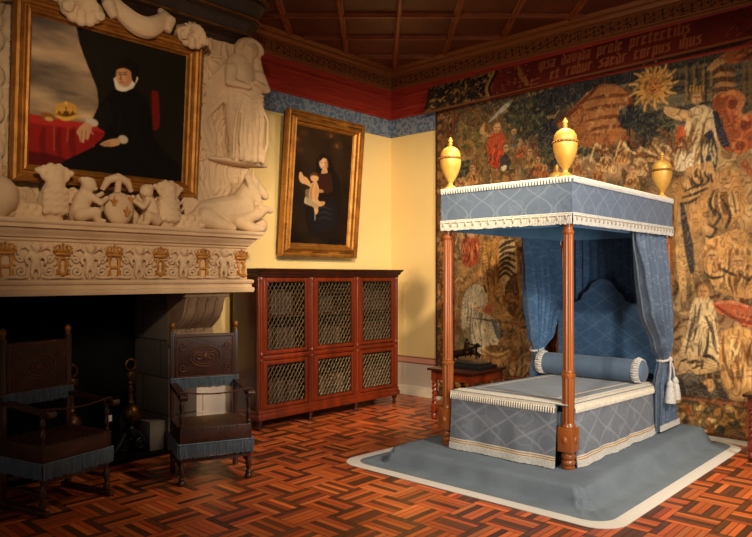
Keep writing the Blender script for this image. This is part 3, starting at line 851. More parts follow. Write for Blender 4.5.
    def mesh(s, name, place, mat, parent=None, thick=0.012, label=None):
        """place(u,v) arrays -> x,y,z arrays of the front; a back face and rim give it thickness"""
        X, Y, Z, (nx_, ny_, nz_) = place(s.u, s.v)
        co = np.stack([X, Y, Z], -1).reshape(-1, 3).astype(np.float32)
        W, H = s.nx, s.ny
        idx = np.arange(W*H).reshape(H, W)
        q = np.stack([idx[:-1,:-1], idx[:-1,1:], idx[1:,1:], idx[1:,:-1]], -1).reshape(-1, 4)
        ring = np.concatenate([idx[0,:], idx[1:,-1], idx[-1,-2::-1], idx[-2:0:-1,0]])
        back = co[ring] - np.array([nx_, ny_, nz_], np.float32)*thick
        nb = len(ring); bi = W*H + np.arange(nb)
        rim = np.stack([ring, bi, np.roll(bi,-1), np.roll(ring,-1)], -1)
        if parent is not None:
            w = wloc(parent); off = np.array([w.x,w.y,w.z], np.float32); co = co-off; back = back-off
        allv = np.concatenate([co, back]); quads = np.concatenate([q, rim])
        me = bpy.data.meshes.new(name)
        me.vertices.add(len(allv)); me.vertices.foreach_set('co', allv.ravel())
        nq = len(quads); nl = nq*4 + nb
        me.loops.add(nl); me.loops.foreach_set('vertex_index', np.concatenate([quads.ravel(), bi[::-1]]).astype(np.int32))
        me.polygons.add(nq+1)
        ls = np.concatenate([np.arange(nq)*4, [nq*4]]).astype(np.int32)
        me.polygons.foreach_set('loop_start', ls)
        me.update(calc_edges=True); me.validate()
        rgb = np.clip(s.c.reshape(-1,3)/255.0, 0, 1)
        l = np.where(rgb <= .04045, rgb/12.92, ((rgb+.055)/1.055)**2.4)
        full = np.ones((len(allv),4), np.float32); full[:W*H,:3] = l; full[W*H:,:3] = l[ring]*.8
        at = me.attributes.new('tint', 'FLOAT_COLOR', 'POINT'); at.data.foreach_set('color', full.ravel())
        me.materials.append(mat)
        o = bpy.data.objects.new(name, me); COL.objects.link(o)
        if parent is not None: o.parent = parent
        if label: o['label'] = label
        return o

def ray(px, py):
    k = (px-CX)/FOC
    return Vector((FX+k*RX, FY+k*RY, (HZ-py)/FOC))
def conv_plane(O, U, V):
    """sketch coordinates -> metres on the plane O + u U + v V"""
    Nn = U.cross(V); O = Vector(O)
    def f(px, py):
        r = ray(px, py); t = (O-CAM).dot(Nn)/r.dot(Nn); p = CAM+r*t-O
        return (p.dot(U), p.dot(V))
    return f

# ------------------------------------------------------------------ framed pictures
def framed(name, label, BL, W, H, lean, dx, prof, mats, deep, painter, base, boxd, group=None):
    """BL: lower left outer corner of the front; lean: how far the top hangs forward"""
    O = Vector(BL); U = Vector((1, dx, 0)).normalized(); V = Vector((0, -lean, math.sqrt(H*H-lean*lean))).normalized(); Nn = U.cross(V)   # towards the room
    root = thing(name, label, 'painting', tuple(O + U*W/2), 0)
    def pt(u, v, w): return tuple(O + U*u + V*v + Nn*w)
    # moulded frame: profile (inset, height) swept round four mitred sides
    fr = MB(); n = len(prof)
    for (i, w) in prof:
        pass
    vs = []
    for (cu, cv, su, sv) in ((0,0,1,1),(W,0,-1,1),(W,H,-1,-1),(0,H,1,-1)):
        for (i, w) in prof: vs.append(pt(cu+su*i, cv+sv*i, w))
    fs = []
    for k in range(4):
        k2 = (k+1) % 4
        for q in range(n):
            q2 = (q+1) % n
            fs.append((k*n+q, k2*n+q, k2*n+q2, k*n+q2))
    fr.add(vs, fs)
    f = obj('frame', fr, mats[0], root, ang=25)
    ins = max(i for i, w in prof)
    # dark box behind the frame
    bx = MB(); a = [(0.02,0.02),(W-.02,0.02),(W-.02,H-.02),(0.02,H-.02)]
    bx.add([pt(u,v,0) for u,v in a]+[pt(u,v,-boxd) for u,v in a], [(0,1,2,3),(7,6,5,4),(0,4,5,1),(1,5,6,2),(2,6,7,3),(3,7,4,0)])
    obj('stretcher', bx, M['mahogany_dark'], root)
    cw, ch = W-2*ins+.02, H-2*ins+.02
    O2 = Vector(pt(ins-.01, ins-.01, 0.012))
    p = Paint(cw, ch, 0.005, base, conv_plane(O2, U, V))
    painter(p)
    def place(u, v):
        return (O2.x+U.x*u+V.x*v, O2.y+U.y*u+V.y*v, O2.z+U.z*u+V.z*v, (Nn.x,Nn.y,Nn.z))
    p.mesh('canvas', place, M['oil'], root, 0.01)
    return root, f, pt

def paint_lady(p):
    n1 = vnoise(p.nx, p.ny, 90, 22, 1); n2 = vnoise(p.nx, p.ny, 40, 40, 2)
    vv = (p.v/p.h)[...,None]
    sky = np.array((158,126,92))*(1-vv)+np.array((128,108,86))*vv
    sky = sky + (n1[...,None]-.5)*np.array((190,150,100)); p.c[:] = sky
    bnd = np.exp(-((vv-.50)/.06)**2)*.9+np.exp(-((vv-.72)/.05)**2)*.6+np.exp(-((vv-.60)/.025)**2)*.4
    cl = np.clip((n1[...,None]*1.6-.35),0,1)*bnd; p.c[:] = p.c*(1-cl*.8)+np.array((240,206,150))*cl*.8
    p.poly([(75,20),(80,45),(88,66),(97,88),(99,105),(93,118),(84,126),(96,150),(190,190),(196,20)], (26,22,12))
    p.poly([(86,40),(97,62),(104,90),(100,110),(106,90),(98,55)], (34,31,16), .5)
    # red cloth
    p.poly([(20,113),(60,121),(100,127),(128,129),(128,137),(98,140),(70,175),(20,172)], (150,28,22))
    p.poly([(20,112),(60,119),(120,128),(118,134),(60,127),(20,121)], (186,44,36))
    for x in (44,60,74): p.line([(x,128),(x-2,142),(x+1,160)], .03, (118,20,16), .5)
    p.line([(54,127),(54,150)], .012, (190,120,60), .7); p.line([(68,128),(67,142)], .012, (190,120,60), .7)
    p.poly([(24,150),(50,154),(70,160),(62,180),(20,180)], (70,12,12), .7)
    # gold crown and band on the table
    p.ell((66,113), 11, 6.5, (160,96,24)); p.ell((66,112), 8, 4.5, (104,60,18))
    for q in ((56,113),(62,113),(70,113),(76,113)): p.line([q,((q[0]+66)/2+(q[0]-66)*.25,106.5),(66,104)], .02, (214,156,56))
    p.ell((66,103), 1.6, 1.8, (236,190,90))
    for k in range(6): p.ell((57+3.6*k,111-1.5*math.sin(k*.63)), 1.4, 1.8, (226,172,70))
    p.line([(56,116),(66,119),(77,116)], .018, (230,180,76)); p.ell((48,117), 7.5, 4, (150,92,26)); p.ell((49,119), 4.2, 2.2, (214,170,96))
    # red chair back
    p.poly([(150,90),(159,92),(160,128),(152,132)], (116,20,14)); p.line([(151,90),(152,130)], .012, (60,10,8))
    # dress
    p.poly([(112,90),(124,88),(136,90),(148,100),(152,118),(154,140),(184,170),(184,192),(100,186),(40,178),(66,160),(96,146),(106,134),(98,120),(100,104)], (12,10,9))
    p.poly([(108,98),(98,112),(92,122),(104,132),(114,122)], (20,18,15))
    for a in (((118,100),(120,120),(118,134)),((134,98),(138,120),(130,150))): p.line(a, .012, (26,22,19), .5)
    # face, ruff, hair
    p.poly([(113,78),(116,90),(125,92),(134,88),(139,76),(132,74),(120,74)], (224,206,174)); p.poly([(114,80),(117,90),(125,92),(137,82),(139,77),(126,88),(117,79)], (238,224,196))
    p.ell((124.5,75), 8.2, 11.6, (200,140,90)); p.ell((121.5,77), 5, 8.6, (222,168,116), .8, soft=.6)
    p.poly([(115,70),(117,63),(125,60),(134,63),(138,72),(135,84),(132,80),(131,71),(124,67.5)], (30,17,10))
    p.poly([(116,64),(127,58),(139,64),(139,80),(134,69),(124,64.5)], (16,11,8))
    for x in (120.3,125): p.line([(x-1.4,74.5),(x+1.4,74.5)], .009, (60,30,18)); p.line([(x-1.8,72.6),(x+1.6,72.4)], .007, (90,50,28))
    p.line([(121.6,75),(120.2,79),(121.8,79.6)], .007, (150,90,54)); p.line([(119.8,82.4),(124,82.3)], .009, (150,64,48))
    # hands and cuffs
    p.ell((92,122.5), 6.5, 4.2, (214,196,166)); p.poly([(85,122),(93,125),(90,134),(88,141),(85,138),(84,143),(80,142),(79,137),(76,132),(80,126)], (212,158,110))
    for a in (((82,131),(81,141)),((86,131),(85.5,139))): p.line(a, .007, (140,84,50))
    p.line([(87,128),(93,134)], .016, (206,150,104))
    p.ell((123,139.5), 5.2, 4.4, (210,192,160)); p.poly([(120,138),(112,138.5),(104,141),(99,144.5),(104,146.5),(112,147),(120,145)], (214,160,112))
    for a in (((102,143.6),(110,142.6)),((103,145.2),(111,144.6))): p.line(a, .006, (150,92,56))
    p.blur(2)
def paint_mother(p):
    n1 = vnoise(p.nx, p.ny, 70, 70, 5); n2 = vnoise(p.nx, p.ny, 30, 30, 6)
    vv = (p.v/p.h)[...,None]
    p.c[:] = np.array((22,13,8))*(1-vv)+np.array((58,38,20))*vv + (n1[...,None]-.5)*np.array((46,30,16))
    for c, r in (((296,140),6),((304,133),4),((330,134),6),((338,146),5),((300,150),4)):
        p.ell(c, r, r*.8, (84,54,28), .55, soft=.8)
    for c in ((297,139),(331,136),(337,146)): p.ell(c, 1.6, 2, (128,82,46), .7, soft=.5)
    # mantle and dress
    p.poly([(316,160),(322,153),(330,156),(334,170),(340,180),(342,205),(338,232),(310,238),(304,212),(312,190),(316,172)], (24,15,12))
    p.poly([(319,173),(326,170),(332,176),(333,192),(322,194),(318,184)], (54,24,17))
    p.poly([(312,206),(326,198),(336,206),(338,226),(318,234),(308,222)], (22,20,24), .9)
    p.ell((324,162.5), 5, 7, (206,156,110)); p.ell((323.2,164), 3, 4.6, (226,180,134), .8, soft=.6)
    p.poly([(318.8,163),(320,156),(325,153.5),(330,158),(330,170),(328,166),(327,159),(323,157.5)], (34,18,10))
    for x in (321.6,325.2): p.ell((x,162.6), .9, .7, (120,76,50), .6, soft=.8)
    p.ell((323.6,167.2), 1.2, .6, (172,96,74), .7, soft=.6); p.ell((326.6,164.5), 2, 4.5, (150,98,62), .5, soft=.8)
    p.poly([(322,169),(327,168),(328,173),(321,174)], (196,146,100))
    # child
    p.poly([(311,183),(317,181),(319.5,190),(318,199),(314,204),(309,203),(308.5,194)], (206,154,100)); p.line([(313,184),(311,192),(312,201)], .02, (172,118,70), .6)
    p.poly([(305,196),(311,200),(319,199),(317,204),(310,206),(304,203)], (190,166,128))
    p.ell((314.5,177.5), 4.2, 4.6, (214,160,108)); p.poly([(310.3,177),(312,172.5),(317,172.5),(319,178),(317,176),(313,175)], (90,52,24))
    p.line([(310,185),(306,181),(302,179),(300.6,173.5)], .05, (208,156,102)); p.line([(311,202),(316,207),(316,213)], .042, (210,158,104)); p.line([(316,201),(320,204),(324,203)], .036, (206,152,98))
    p.poly([(305,190),(309,188),(311,200),(320,206),(316,209),(306,204)], (150,128,96), .7); p.ell((320.5,191), 3.2, 1.8, (190,138,94), .9, soft=.5); p.ell((322,203.5), 2.4, 1.6, (190,138,94), .9, soft=.5); p.ell((316,193), 1.6, 7, (176,122,74), .5, soft=.8)
    for q in range(3): p.line([(318,209+5*q),(324,207+5*q),(332,210+5*q)], .02, (40,36,40), .5); p.line([(315,213),(315,220)], .02, (150,140,130), .6)
    p.blur(2)

pf = [(0,0),(0,.055),(.006,.075),(.025,.085),(.035,.075),(.04,.06),(.05,.055),(.06,.05),(.07,.035),(.08,.035),(.09,.055),(.105,.062),(.118,.05),(.122,.03),(.127,.02),(.135,.012),(.135,0)]
R1, f1, pt1 = framed('portrait_painting', 'large gilt framed portrait of a seated person in black with white collar, above the fireplace', (-5.25,-0.80,2.325), 1.585, 1.385, .10, 0.0, pf, (M['gold'],), .06, paint_lady, (20,16,10), .03)
pf2 = [(0,0),(0,.05),(.01,.07),(.025,.075),(.033,.055),(.05,.05),(.07,.05),(.08,.06),(.092,.082),(.11,.088),(.122,.075),(.13,.045),(.138,.04),(.15,.03),(.155,.02),(.162,.012),(.162,0)]
R2, f2, pt2 = framed('devotional_painting', 'tall gilt framed painting of a mother holding a child, above the lattice cabinet', (-2.085,-0.075,1.845), 1.265, 1.70, .15, 0.0, pf2, (M['gold'],), .06, paint_mother, (20,14,9), .05)
# carved leaf runs on the tall frame
def leafrun(pt, W, H, ins, w, root):
    def run(u0,v0,u1,v1):
        L = math.hypot(u1-u0, v1-v0); n_ = int(L/.042); hor = abs(u1-u0) > abs(v1-v0); lf = MB()
        for k in range(n_+1):
            t = k/n_; u, v = u0+(u1-u0)*t, v0+(v1-v0)*t; s = .014 if k%2 else .020
            for q in (-1,0,1):
                lf.ball(pt(u+(q*.5*s if hor else 0), v+(0 if hor else q*.5*s), w), (s*(.75 if hor else .42), .012, s*(.42 if hor else .75)), 8, 6)
        lf.tube([pt(u0,v0,w-.004), pt(u1,v1,w-.004)], .009, 6)
        obj('carved_leaf', lf, M['gold_dull'], root)
    for (a,b_) in ((0,.20),(.40,.60),(.80,1)):
        for v in (ins, H-ins): run(ins+(W-2*ins)*a, v, ins+(W-2*ins)*b_, v)
        for u in (ins, W-ins): run(u, ins+(H-2*ins)*a, u, ins+(H-2*ins)*b_)
leafrun(pt2, 1.265, 1.70, .06, .055, R2)

# ------------------------------------------------------------------ the tapestry
TY0, TW, TZ0, TH = -0.803, 5.3, 0.05, 3.78
def conv_tap(px, py):
    r = ray(px, py); t = (-0.03-CAM.x)/r.x; p = CAM+r*t
    return (TY0-p.y, p.z-TZ0)
T = Paint(TW, TH, 0.0075, (120,86,46), conv_tap)
def weave(T):
    n1 = vnoise(T.nx, T.ny, 60, 60, 11); n2 = vnoise(T.nx, T.ny, 26, 30, 12, 3); n3 = vnoise(T.nx, T.ny, 120, 90, 13, 3)
    pal = [(190,156,108),(166,126,80),(132,98,62),(92,76,54),(148,112,78),(182,140,94)]
    k = np.clip(n1*1.9-.45, 0, .999)*(len(pal)-1); i = k.astype(int); f = (k-i)[...,None]; pa = np.array(pal, np.float32)
    T.c[:] = pa[i]*(1-f)+pa[np.minimum(i+1,len(pal)-1)]*f
    # dark upper zone: night sky and woods
    up = np.clip((T.v-2.55)/.9, 0, 1)*np.clip(n3*2.2-.4,0,1)
    T.c = T.c*(1-up[...,None]*.7)+np.array((38,40,34))*up[...,None]*.7
    # drapery lines: contour threads of a warped field
    for sd, fr, col, wd, al in ((21,7,(70,42,22),.10,.8),(22,5,(58,40,28),.07,.7),(23,9,(222,186,124),.10,.5),(24,6,(140,56,30),.06,.6)):
        g = vnoise(T.nx, T.ny, 70, 110, sd, 3)*fr; m = np.abs((g%1)-.5) < wd*(.4+n2)
        zone = vnoise(T.nx, T.ny, 90, 90, sd+40, 2) > .45
        mm = (m & zone).astype(np.float32)*al; T.c = T.c*(1-mm[...,None])+np.array(col,np.float32)*mm[...,None]
weave(T)
rt = random.Random(5)
def folds(pts, col, n, w=.016, a=.9, jit=3):
    w *= .62; a = min(1,a*.72); n = int(n*2.0)+1
    """n fold lines between two side strokes given as sketch polylines"""
    A, B = pts
    def at_(P, q):
        q = q*(len(P)-1); i = min(int(q), len(P)-2); f = q-i
        return (P[i][0]*(1-f)+P[i+1][0]*f, P[i][1]*(1-f)+P[i+1][1]*f)
    for k in range(n):
        t = min(1,max(0,(k+rt.uniform(.1,.9))/n)); q0 = rt.uniform(0,.55); q1 = min(1, q0+rt.uniform(.25,.6)); t2 = min(1,max(0,t+rt.uniform(-.22,.22)))
        L_ = []
        for m_i in range(4):
            q = q0+(q1-q0)*m_i/3; tt = t+(t2-t)*m_i/3; a_, b_ = at_(A,q), at_(B,q)
            L_.append((a_[0]*(1-tt)+b_[0]*tt+rt.uniform(-jit,jit)*.35, a_[1]*(1-tt)+b_[1]*tt+rt.uniform(-jit,jit)*.3))
        T.line(L_, w*rt.uniform(.6,1.5), col, a*rt.uniform(.7,1.2))
def face(x, y, r, skin=(206,158,104), hair=(96,58,30)):
    T.ell((x,y-r*.35), r*1.05, r*1.1, hair, .75, soft=.5); T.ell((x,y), r*.8, r*1.05, skin, .9, soft=.4); r2 = r; r = r*.9
    T.line([(x-r*.5,y-r*.15),(x-r*.15,y-r*.15)], .012, (70,40,24)); T.line([(x+r*.2,y-r*.15),(x+r*.5,y-r*.15)], .012, (70,40,24))
    T.line([(x,y-r*.1),(x-r*.1,y+r*.3)], .008, (130,80,48)); T.line([(x-r*.25,y+r*.55),(x+r*.25,y+r*.55)], .01, (140,60,40))
def leaves(x, y, r, n, cols, s=2.6):
    for k in range(n):
        a = rt.uniform(0,2*PI); q = r*math.sqrt(rt.random()); T.ell((x+q*math.cos(a), y+q*math.sin(a)), s*rt.uniform(.6,1.3), s*rt.uniform(.5,1.1), rt.choice(cols), .9)
GR = [(36,44,38),(28,36,38),(58,66,48),(44,50,44),(84,84,54)]
# sky bands, dark blue grounds
T.poly([(600,66),(752,30),(760,110),(700,128),(640,118),(600,112)], (66,66,58), .85)
for k in range(16):
    y = 60+4.2*k; T.line([(606,y+12),(640,y+5),(690,y-4),(752,y-16)], .022, rt.choice([(40,44,46),(92,88,72),(52,54,52),(110,98,74)]), .75)
T.poly([(520,100),(566,84),(640,64),(640,80),(590,92),(556,112),(530,118)], (30,36,44), .95)
T.poly([(478,108),(505,98),(512,104),(486,114)], (34,40,46), .9)
# left woodland: foliage, small figures
T.poly([(456,112),(520,96),(524,170),(460,186)], (122,92,50), .5)
leaves(525,118,20,120,GR,3.0); leaves(470,140,12,40,[(96,84,46),(70,66,40),(140,106,56)],2.5)
leaves(555,138,17,110,[(28,36,44),(34,44,50),(20,26,32),(54,60,56)],3.2); leaves(548,158,10,40,GR,2.6); leaves(588,142,13,50,[(30,34,36),(50,52,46)],2.6)
leaves(463,168,8,50,GR,2.2); leaves(505,172,14,40,[(150,104,54),(112,84,44),(74,66,44)],2.4)
# girl in red with a lifted blade
T.poly([(489,134),(500,130),(506,138),(503,150),(508,160),(492,162),(486,150)], (176,64,36)); T.poly([(490,148),(502,148),(500,165),(496,170),(489,164)], (196,60,36))
folds(([(490,146),(488,160),(487,168)],[(502,146),(502,158),(499,168)]), (112,30,20), 4, .012)
face(497,128,5); T.line([(489,122),(505,107),(512,100)], .035, (176,170,150)); T.line([(489,136),(482,132),(484,124)], .035, (196,146,92))
# man in a dark coat beside her
T.poly([(500,158),(506,152),(511,160),(508,172),(500,168)], (40,40,46)); T.poly([(501,166),(507,165),(506,171),(501,171)], (214,196,156)); face(506,148,3.6,hair=(30,26,24))
for x, y, c in ((520,150,(168,84,50)),(530,160,(150,112,62)),(514,140,(96,92,80)),(538,168,(176,96,52)),(472,176,(190,130,70)),(545,176,(156,82,46))):
    T.poly([(x-5,y+8),(x-3,y-4),(x+3,y-5),(x+6,y+8)], c); face(x,y-8,3.2); folds(([(x-3,y-2),(x-4,y+7)],[(x+3,y-2),(x+4,y+7)]), (70,44,26), 3, .01)
# striped tent, orange with pale medallions
T.poly([(556,124),(572,108),(588,92),(600,84),(616,84),(628,92),(632,110),(628,140),(596,150),(566,142)], (156,92,50))
T.poly([(582,96),(600,86),(618,86),(630,96),(630,130),(596,134),(584,120)], (174,108,60))
for y in (96,106,117,127): T.line([(586,y+4),(606,y),(630,y-1)], .025, (112,58,32), .8)
for k in range(14): T.ell((588+((k*11)%40), 94+((k*17)%38)), 2.0, 2.3, (198,150,96), .7, soft=.7)
T.line([(556,124),(576,108),(598,86)], .03, (110,50,28)); T.line([(628,88),(632,112),(630,136)], .03, (120,60,34))
# sun with wavy rays
sc_ = conv_tap(653,86)
for k in range(26):
    a = 2*PI*k/26; L = .20 if k%2 else .26
    pts_ = []
    for t in np.linspace(0,1,7):
        r = .06+(L-.06)*t; off = .018*math.sin(t*PI*2.2)*(1 if k%2 else .5); pts_.append((sc_[0]+r*math.cos(a)-off*math.sin(a), sc_[1]+r*math.sin(a)+off*math.cos(a)))
    T.line(pts_, .017, (214,146,68) if k%2 else (224,166,88), 1, px=False)
T.ell(sc_, .085, .085, (190,106,46), px=False); T.ell(sc_, .07, .07, (216,140,66), px=False)
for dx, dz, w_ in ((-.03,.02,.016),(.03,.02,.016),(0,-.012,.012)): T.ell((sc_[0]+dx, sc_[1]+dz), w_, w_*.6, (140,70,32), px=False)
T.line([(sc_[0]-.03,sc_[1]-.038),(sc_[0],sc_[1]-.046),(sc_[0]+.03,sc_[1]-.038)], .012, (140,66,32), px=False)
# dark bushes below the sun
leaves(631,118,11,90,[(28,36,44),(24,30,34),(40,50,52)],3.0); leaves(648,126,12,80,[(30,38,44),(26,32,34),(52,58,50)],3.0); leaves(668,122,8,30,GR,2.6)
T.line([(628,130),(630,150)], .05, (32,30,28)); T.line([(646,134),(642,152)], .04, (36,32,28))
# columns and hangings at the back right
for x in (686,694,703,711): T.line([(x,66),(x,100)], .03, (150,118,72), .9); T.line([(x+3,66),(x+3,100)], .016, (48,40,32), .9)
for x in (744,750,757): T.line([(x,58),(x,104)], .035, (120,92,58), .9)
for k in range(7): T.line([(714,72+5*k),(722,69+5*k),(735,70+5*k)], .028, (176,122,72) if k%2 else (84,54,36), .9)
# arm reaching in at the top right
T.poly([(718,56),(730,50),(752,40),(768,36),(768,62),(750,60),(734,64),(724,64)], (168,90,48)); T.poly([(706,70),(714,60),(722,56),(728,62),(718,66),(712,72)], (204,146,92)); folds(([(730,54),(764,40)],[(734,62),(764,58)]), (104,46,26), 4, .018)
# crowned seated figure in cream, blue mantle, orange throne
T.poly([(712,100),(722,92),(736,94),(742,106),(740,118),(752,128),(752,150),(726,152),(716,138)], (156,74,42))
for c, r in (((733,104),8),((746,124),10),((740,146),8)):
    for q in (1,.6): T.ell(c, r*q, r*q, (190,96,54) if q==1 else (120,52,32))
T.line([(722,96),(734,92),(742,100),(738,112),(748,120)], .035, (206,124,74))
T.poly([(690,108),(704,104),(716,112),(718,132),(712,150),(704,164),(688,172),(672,170),(676,150),(684,130)], (214,184,134))
T.poly([(664,106),(676,108),(694,112),(692,122),(676,120),(664,114)], (206,160,104)); face(697,98,6.5,hair=(150,92,46))
for k in range(5): T.line([(690+3.2*k,91),(690.5+3.2*k,86)], .018, (212,156,72))
T.poly([(712,110),(718,112),(726,134),(730,146),(722,148),(716,132)], (38,40,58)); T.poly([(700,138),(712,128),(718,150),(716,172),(700,170)], (44,46,54)); T.poly([(680,146),(696,150),(692,170),(676,172)], (226,200,154))
folds(([(688,116),(682,142),(674,168)],[(712,116),(708,142),(698,168)]), (110,74,42), 7, .016); folds(([(704,138),(702,170)],[(716,138),(716,170)]), (208,178,124), 4, .014)
T.poly([(676,128),(684,124),(686,140),(676,148)], (188,84,44))
# crowd, cream and ochre, below the tent
for x, y, s, c in ((606,158,9,(206,160,104)),(622,150,9,(190,134,80)),(640,160,10,(210,170,116)),(655,148,9,(196,146,92)),(668,158,8,(184,120,70)),(598,172,8,(176,118,66)),(632,176,9,(200,150,94)),(576,164,8,(184,126,74)),(584,180,8,(166,102,58))):
    T.poly([(x-s,y+s*1.6),(x-s*.6,y-s*.2),(x+s*.6,y-s*.2),(x+s,y+s*1.6)], c); face(x,y-s*.7,s*.45); folds(([(x-s*.6,y),(x-s*.8,y+s*1.4)],[(x+s*.6,y),(x+s*.8,y+s*1.4)]), (110,66,36), 5, .012, .8)
for k in range(18): T.line([(590+5*k,150+rt.uniform(-8,12)),(596+5*k,144+rt.uniform(-8,14)),(604+5*k,150+rt.uniform(-8,12))], .016, rt.choice([(120,60,34),(90,58,36),(220,184,126)]), .8)
# ---- right of the bed
T.poly([(672,178),(690,176),(712,182),(704,220),(690,240),(676,236)], (178,124,66), .6)
T.poly([(684,168),(712,160),(716,178),(700,190),(690,196),(684,184)], (200,152,96)); folds(([(686,170),(692,192)],[(714,164),(712,182)]), (60,44,34), 6, .018)
for p_ in (((682,198),(694,194),(708,188)),((684,192),(696,186),(706,184)),((680,204),(690,202),(700,196))): T.line(p_, .016, (54,46,38), .85)
T.line([(682,204),(686,230),(690,256),(692,272)], .045, (52,50,50)); T.line([(676,204),(680,250),(684,300)], .05, (196,150,92)); T.line([(671,206),(672,250),(670,300)], .04, (150,98,52))
T.poly([(714,176),(730,168),(744,176),(748,204),(738,226),(720,222),(710,204)], (186,134,78)); face(724,184,8.5,(204,154,98),(176,120,66))
for k in range(12): T.line([(714+1.8*k,192),(713+2.2*k,204),(716+2*k,214)], .014, rt.choice([(120,76,42),(212,170,112)]))
for p_ in (((714,190),(710,204),(716,216)),((712,208),(720,216),(714,226)),((708,224),(716,230),(710,238)),((720,196),(730,214),(726,228)),((712,248),(724,244),(734,240)),((706,236),(714,238),(722,234))): T.line(p_, .018, (52,44,36), .85)
T.poly([(706,240),(738,228),(752,236),(756,300),(730,296),(714,290),(704,268)], (192,140,82)); folds(([(708,244),(706,268),(714,292)],[(750,238),(750,268),(744,296)]), (104,66,36), 9, .018); folds(([(708,244),(706,268),(714,292)],[(750,238),(750,268),(744,296)]), (222,178,118), 6, .014)
face(738,262,8,(206,156,100),(150,98,54)); face(712,256,6.5)
for p_ in (((720,268),(728,272),(736,276)),((704,272),(712,278),(724,276)),((740,274),(748,280),(752,276))): T.line(p_, .016, (56,44,34), .85)
# kneeling figure in white with dark folds
T.poly([(692,300),(706,294),(714,304),(716,330),(722,352),(718,368),(690,372),(676,360),(686,336)], (222,190,138)); face(703,292,7,(200,146,94),(120,76,42))
folds(([(692,302),(688,336),(680,364)],[(712,302),(714,334),(718,364)]), (52,44,38), 6, .018); T.line([(680,356),(694,362),(708,356),(720,366)], .022, (48,42,38)); T.line([(674,364),(690,372),(706,368)], .02, (60,46,36))
T.poly([(676,352),(700,356),(718,362),(716,372),(690,376),(672,368)], (206,168,114), .85); folds(([(674,364),(690,358)],[(700,372),(716,362)]), (54,44,36), 3, .016)
# red sleeve sweeping in from the right
T.poly([(712,302),(724,300),(740,304),(756,306),(756,328),(744,326),(730,316),(718,314)], (176,84,54)); T.line([(716,306),(734,318),(752,324)], .022, (112,44,30)); T.line([(712,304),(730,302),(752,308)], .018, (206,120,82))
for k in range(8): T.ell((738+2.2*k, 314+((k*5)%9)), 1.2, 1.2, (92,64,40))
T.poly([(722,330),(738,326),(756,332),(756,404),(736,396),(722,384),(718,356)], (198,148,88)); folds(([(722,334),(720,360),(728,388)],[(752,336),(752,364),(750,396)]), (116,74,40), 9, .018); folds(([(722,334),(720,360),(728,388)],[(752,336),(752,364),(750,396)]), (228,186,126), 5, .016)
# grey rocky ground
T.poly([(672,376),(690,372),(712,380),(720,396),(704,402),(690,404),(670,404)], (84,78,68), .9)
T.poly([(696,382),(712,378),(716,388),(704,396)], (188,138,84)); folds(([(674,378),(676,402)],[(704,380),(712,402)]), (46,44,42), 6, .03)
T.poly([(712,376),(722,386),(730,400),(720,402)], (62,56,52))
# ---- seen through the bed, on the left
T.poly([(459,236),(520,238),(522,372),(459,366)], (150,106,58), .5)
T.poly([(461,238),(480,238),(479,262),(470,268),(462,264)], (150,62,38)); folds(([(462,238),(463,264)],[(479,238),(478,262)]), (92,30,20), 4, .022); folds(([(462,238),(463,264)],[(479,238),(478,262)]), (206,130,84), 3, .014)
T.poly([(482,240),(500,238),(503,290),(486,300)], (186,136,76)); folds(([(483,240),(487,296)],[(500,240),(502,288)]), (104,66,34), 5, .018)
T.poly([(498,240),(514,238),(518,262),(514,290),(506,300),(500,276)], (190,164,118)); 
for k in range(7): T.line([(499,248+5*k),(506,243+5*k),(515,240+7*k)], .024, (50,42,36), .85)
T.poly([(504,286),(516,270),(520,300),(514,318),(506,310)], (74,52,36))
# seated woman in white spinning
T.poly([(466,290),(476,283),(486,288),(488,300),(486,312),(498,322),(500,336),(494,354),(470,354),(462,330),(461,306)], (206,192,156)); face(482,279,5.5,(210,164,112),(176,118,60))
folds(([(466,296),(464,316),(468,350)],[(484,296),(486,316),(490,350)]), (112,108,94), 7, .014); T.line([(484,286),(486,292)], .03, (60,48,40))
T.poly([(490,318),(496,320),(502,338),(497,340)], (72,84,92)); T.poly([(497,318),(500,322),(505,336),(501,338)], (70,70,72)); T.line([(474,306),(484,312),(492,308)], .03, (210,164,112)); T.ell((488,309), 4, 5, (196,96,72)); T.line([(472,318),(486,320),(498,322)], .016, (96,92,82))
T.ell((496,352), 14, 7, (190,148,92)); T.ell((496,349), 11, 4, (112,80,48)); T.line([(484,352),(496,358),(508,353)], .02, (120,84,48))
leaves(508,330,8,40,[(90,64,40),(120,86,50),(60,48,36)],2.2); T.poly([(459,330),(470,326),(474,356),(459,358)], (110,96,66), .7); leaves(464,345,6,30,[(96,100,80),(140,120,80)],1.8)
leaves(510,300,7,30,[(96,62,36),(150,104,60),(66,44,30)],2.4)
# plain ochre field behind the headboard and below
# ---- borders: left strip and foot, leaves and fruit on brown with red fillets
def leafband(u0, u1, v0, v1, n, base, cols, seed):
    T.sharp([(u0,v0),(u1,v0),(u1,v1),(u0,v1)], base)
    q = random.Random(seed)
    for k in range(n):
        u = q.uniform(u0,u1); v = q.uniform(v0,v1); a = q.uniform(0,2*PI); r = q.uniform(.02,.055); c = q.choice(cols)
        T.line([(u-r*math.cos(a), v-r*math.sin(a)),(u+.3*r*math.sin(a), v-.3*r*math.cos(a)),(u+r*math.cos(a), v+r*math.sin(a))], q.uniform(.018,.04), c, .95, px=False)
BC = [(204,158,92),(176,122,62),(112,86,48),(66,62,46),(150,84,44),(216,178,116),(48,50,46)]
leafband(0.03, 0.27, 0.0, 3.70, 420, (70,46,30), [(104,74,42),(128,86,46),(60,56,42),(86,48,30),(146,104,58)], 1)
leafband(0.0, TW, 0.03, 0.32, 620, (92,64,38), BC, 2)
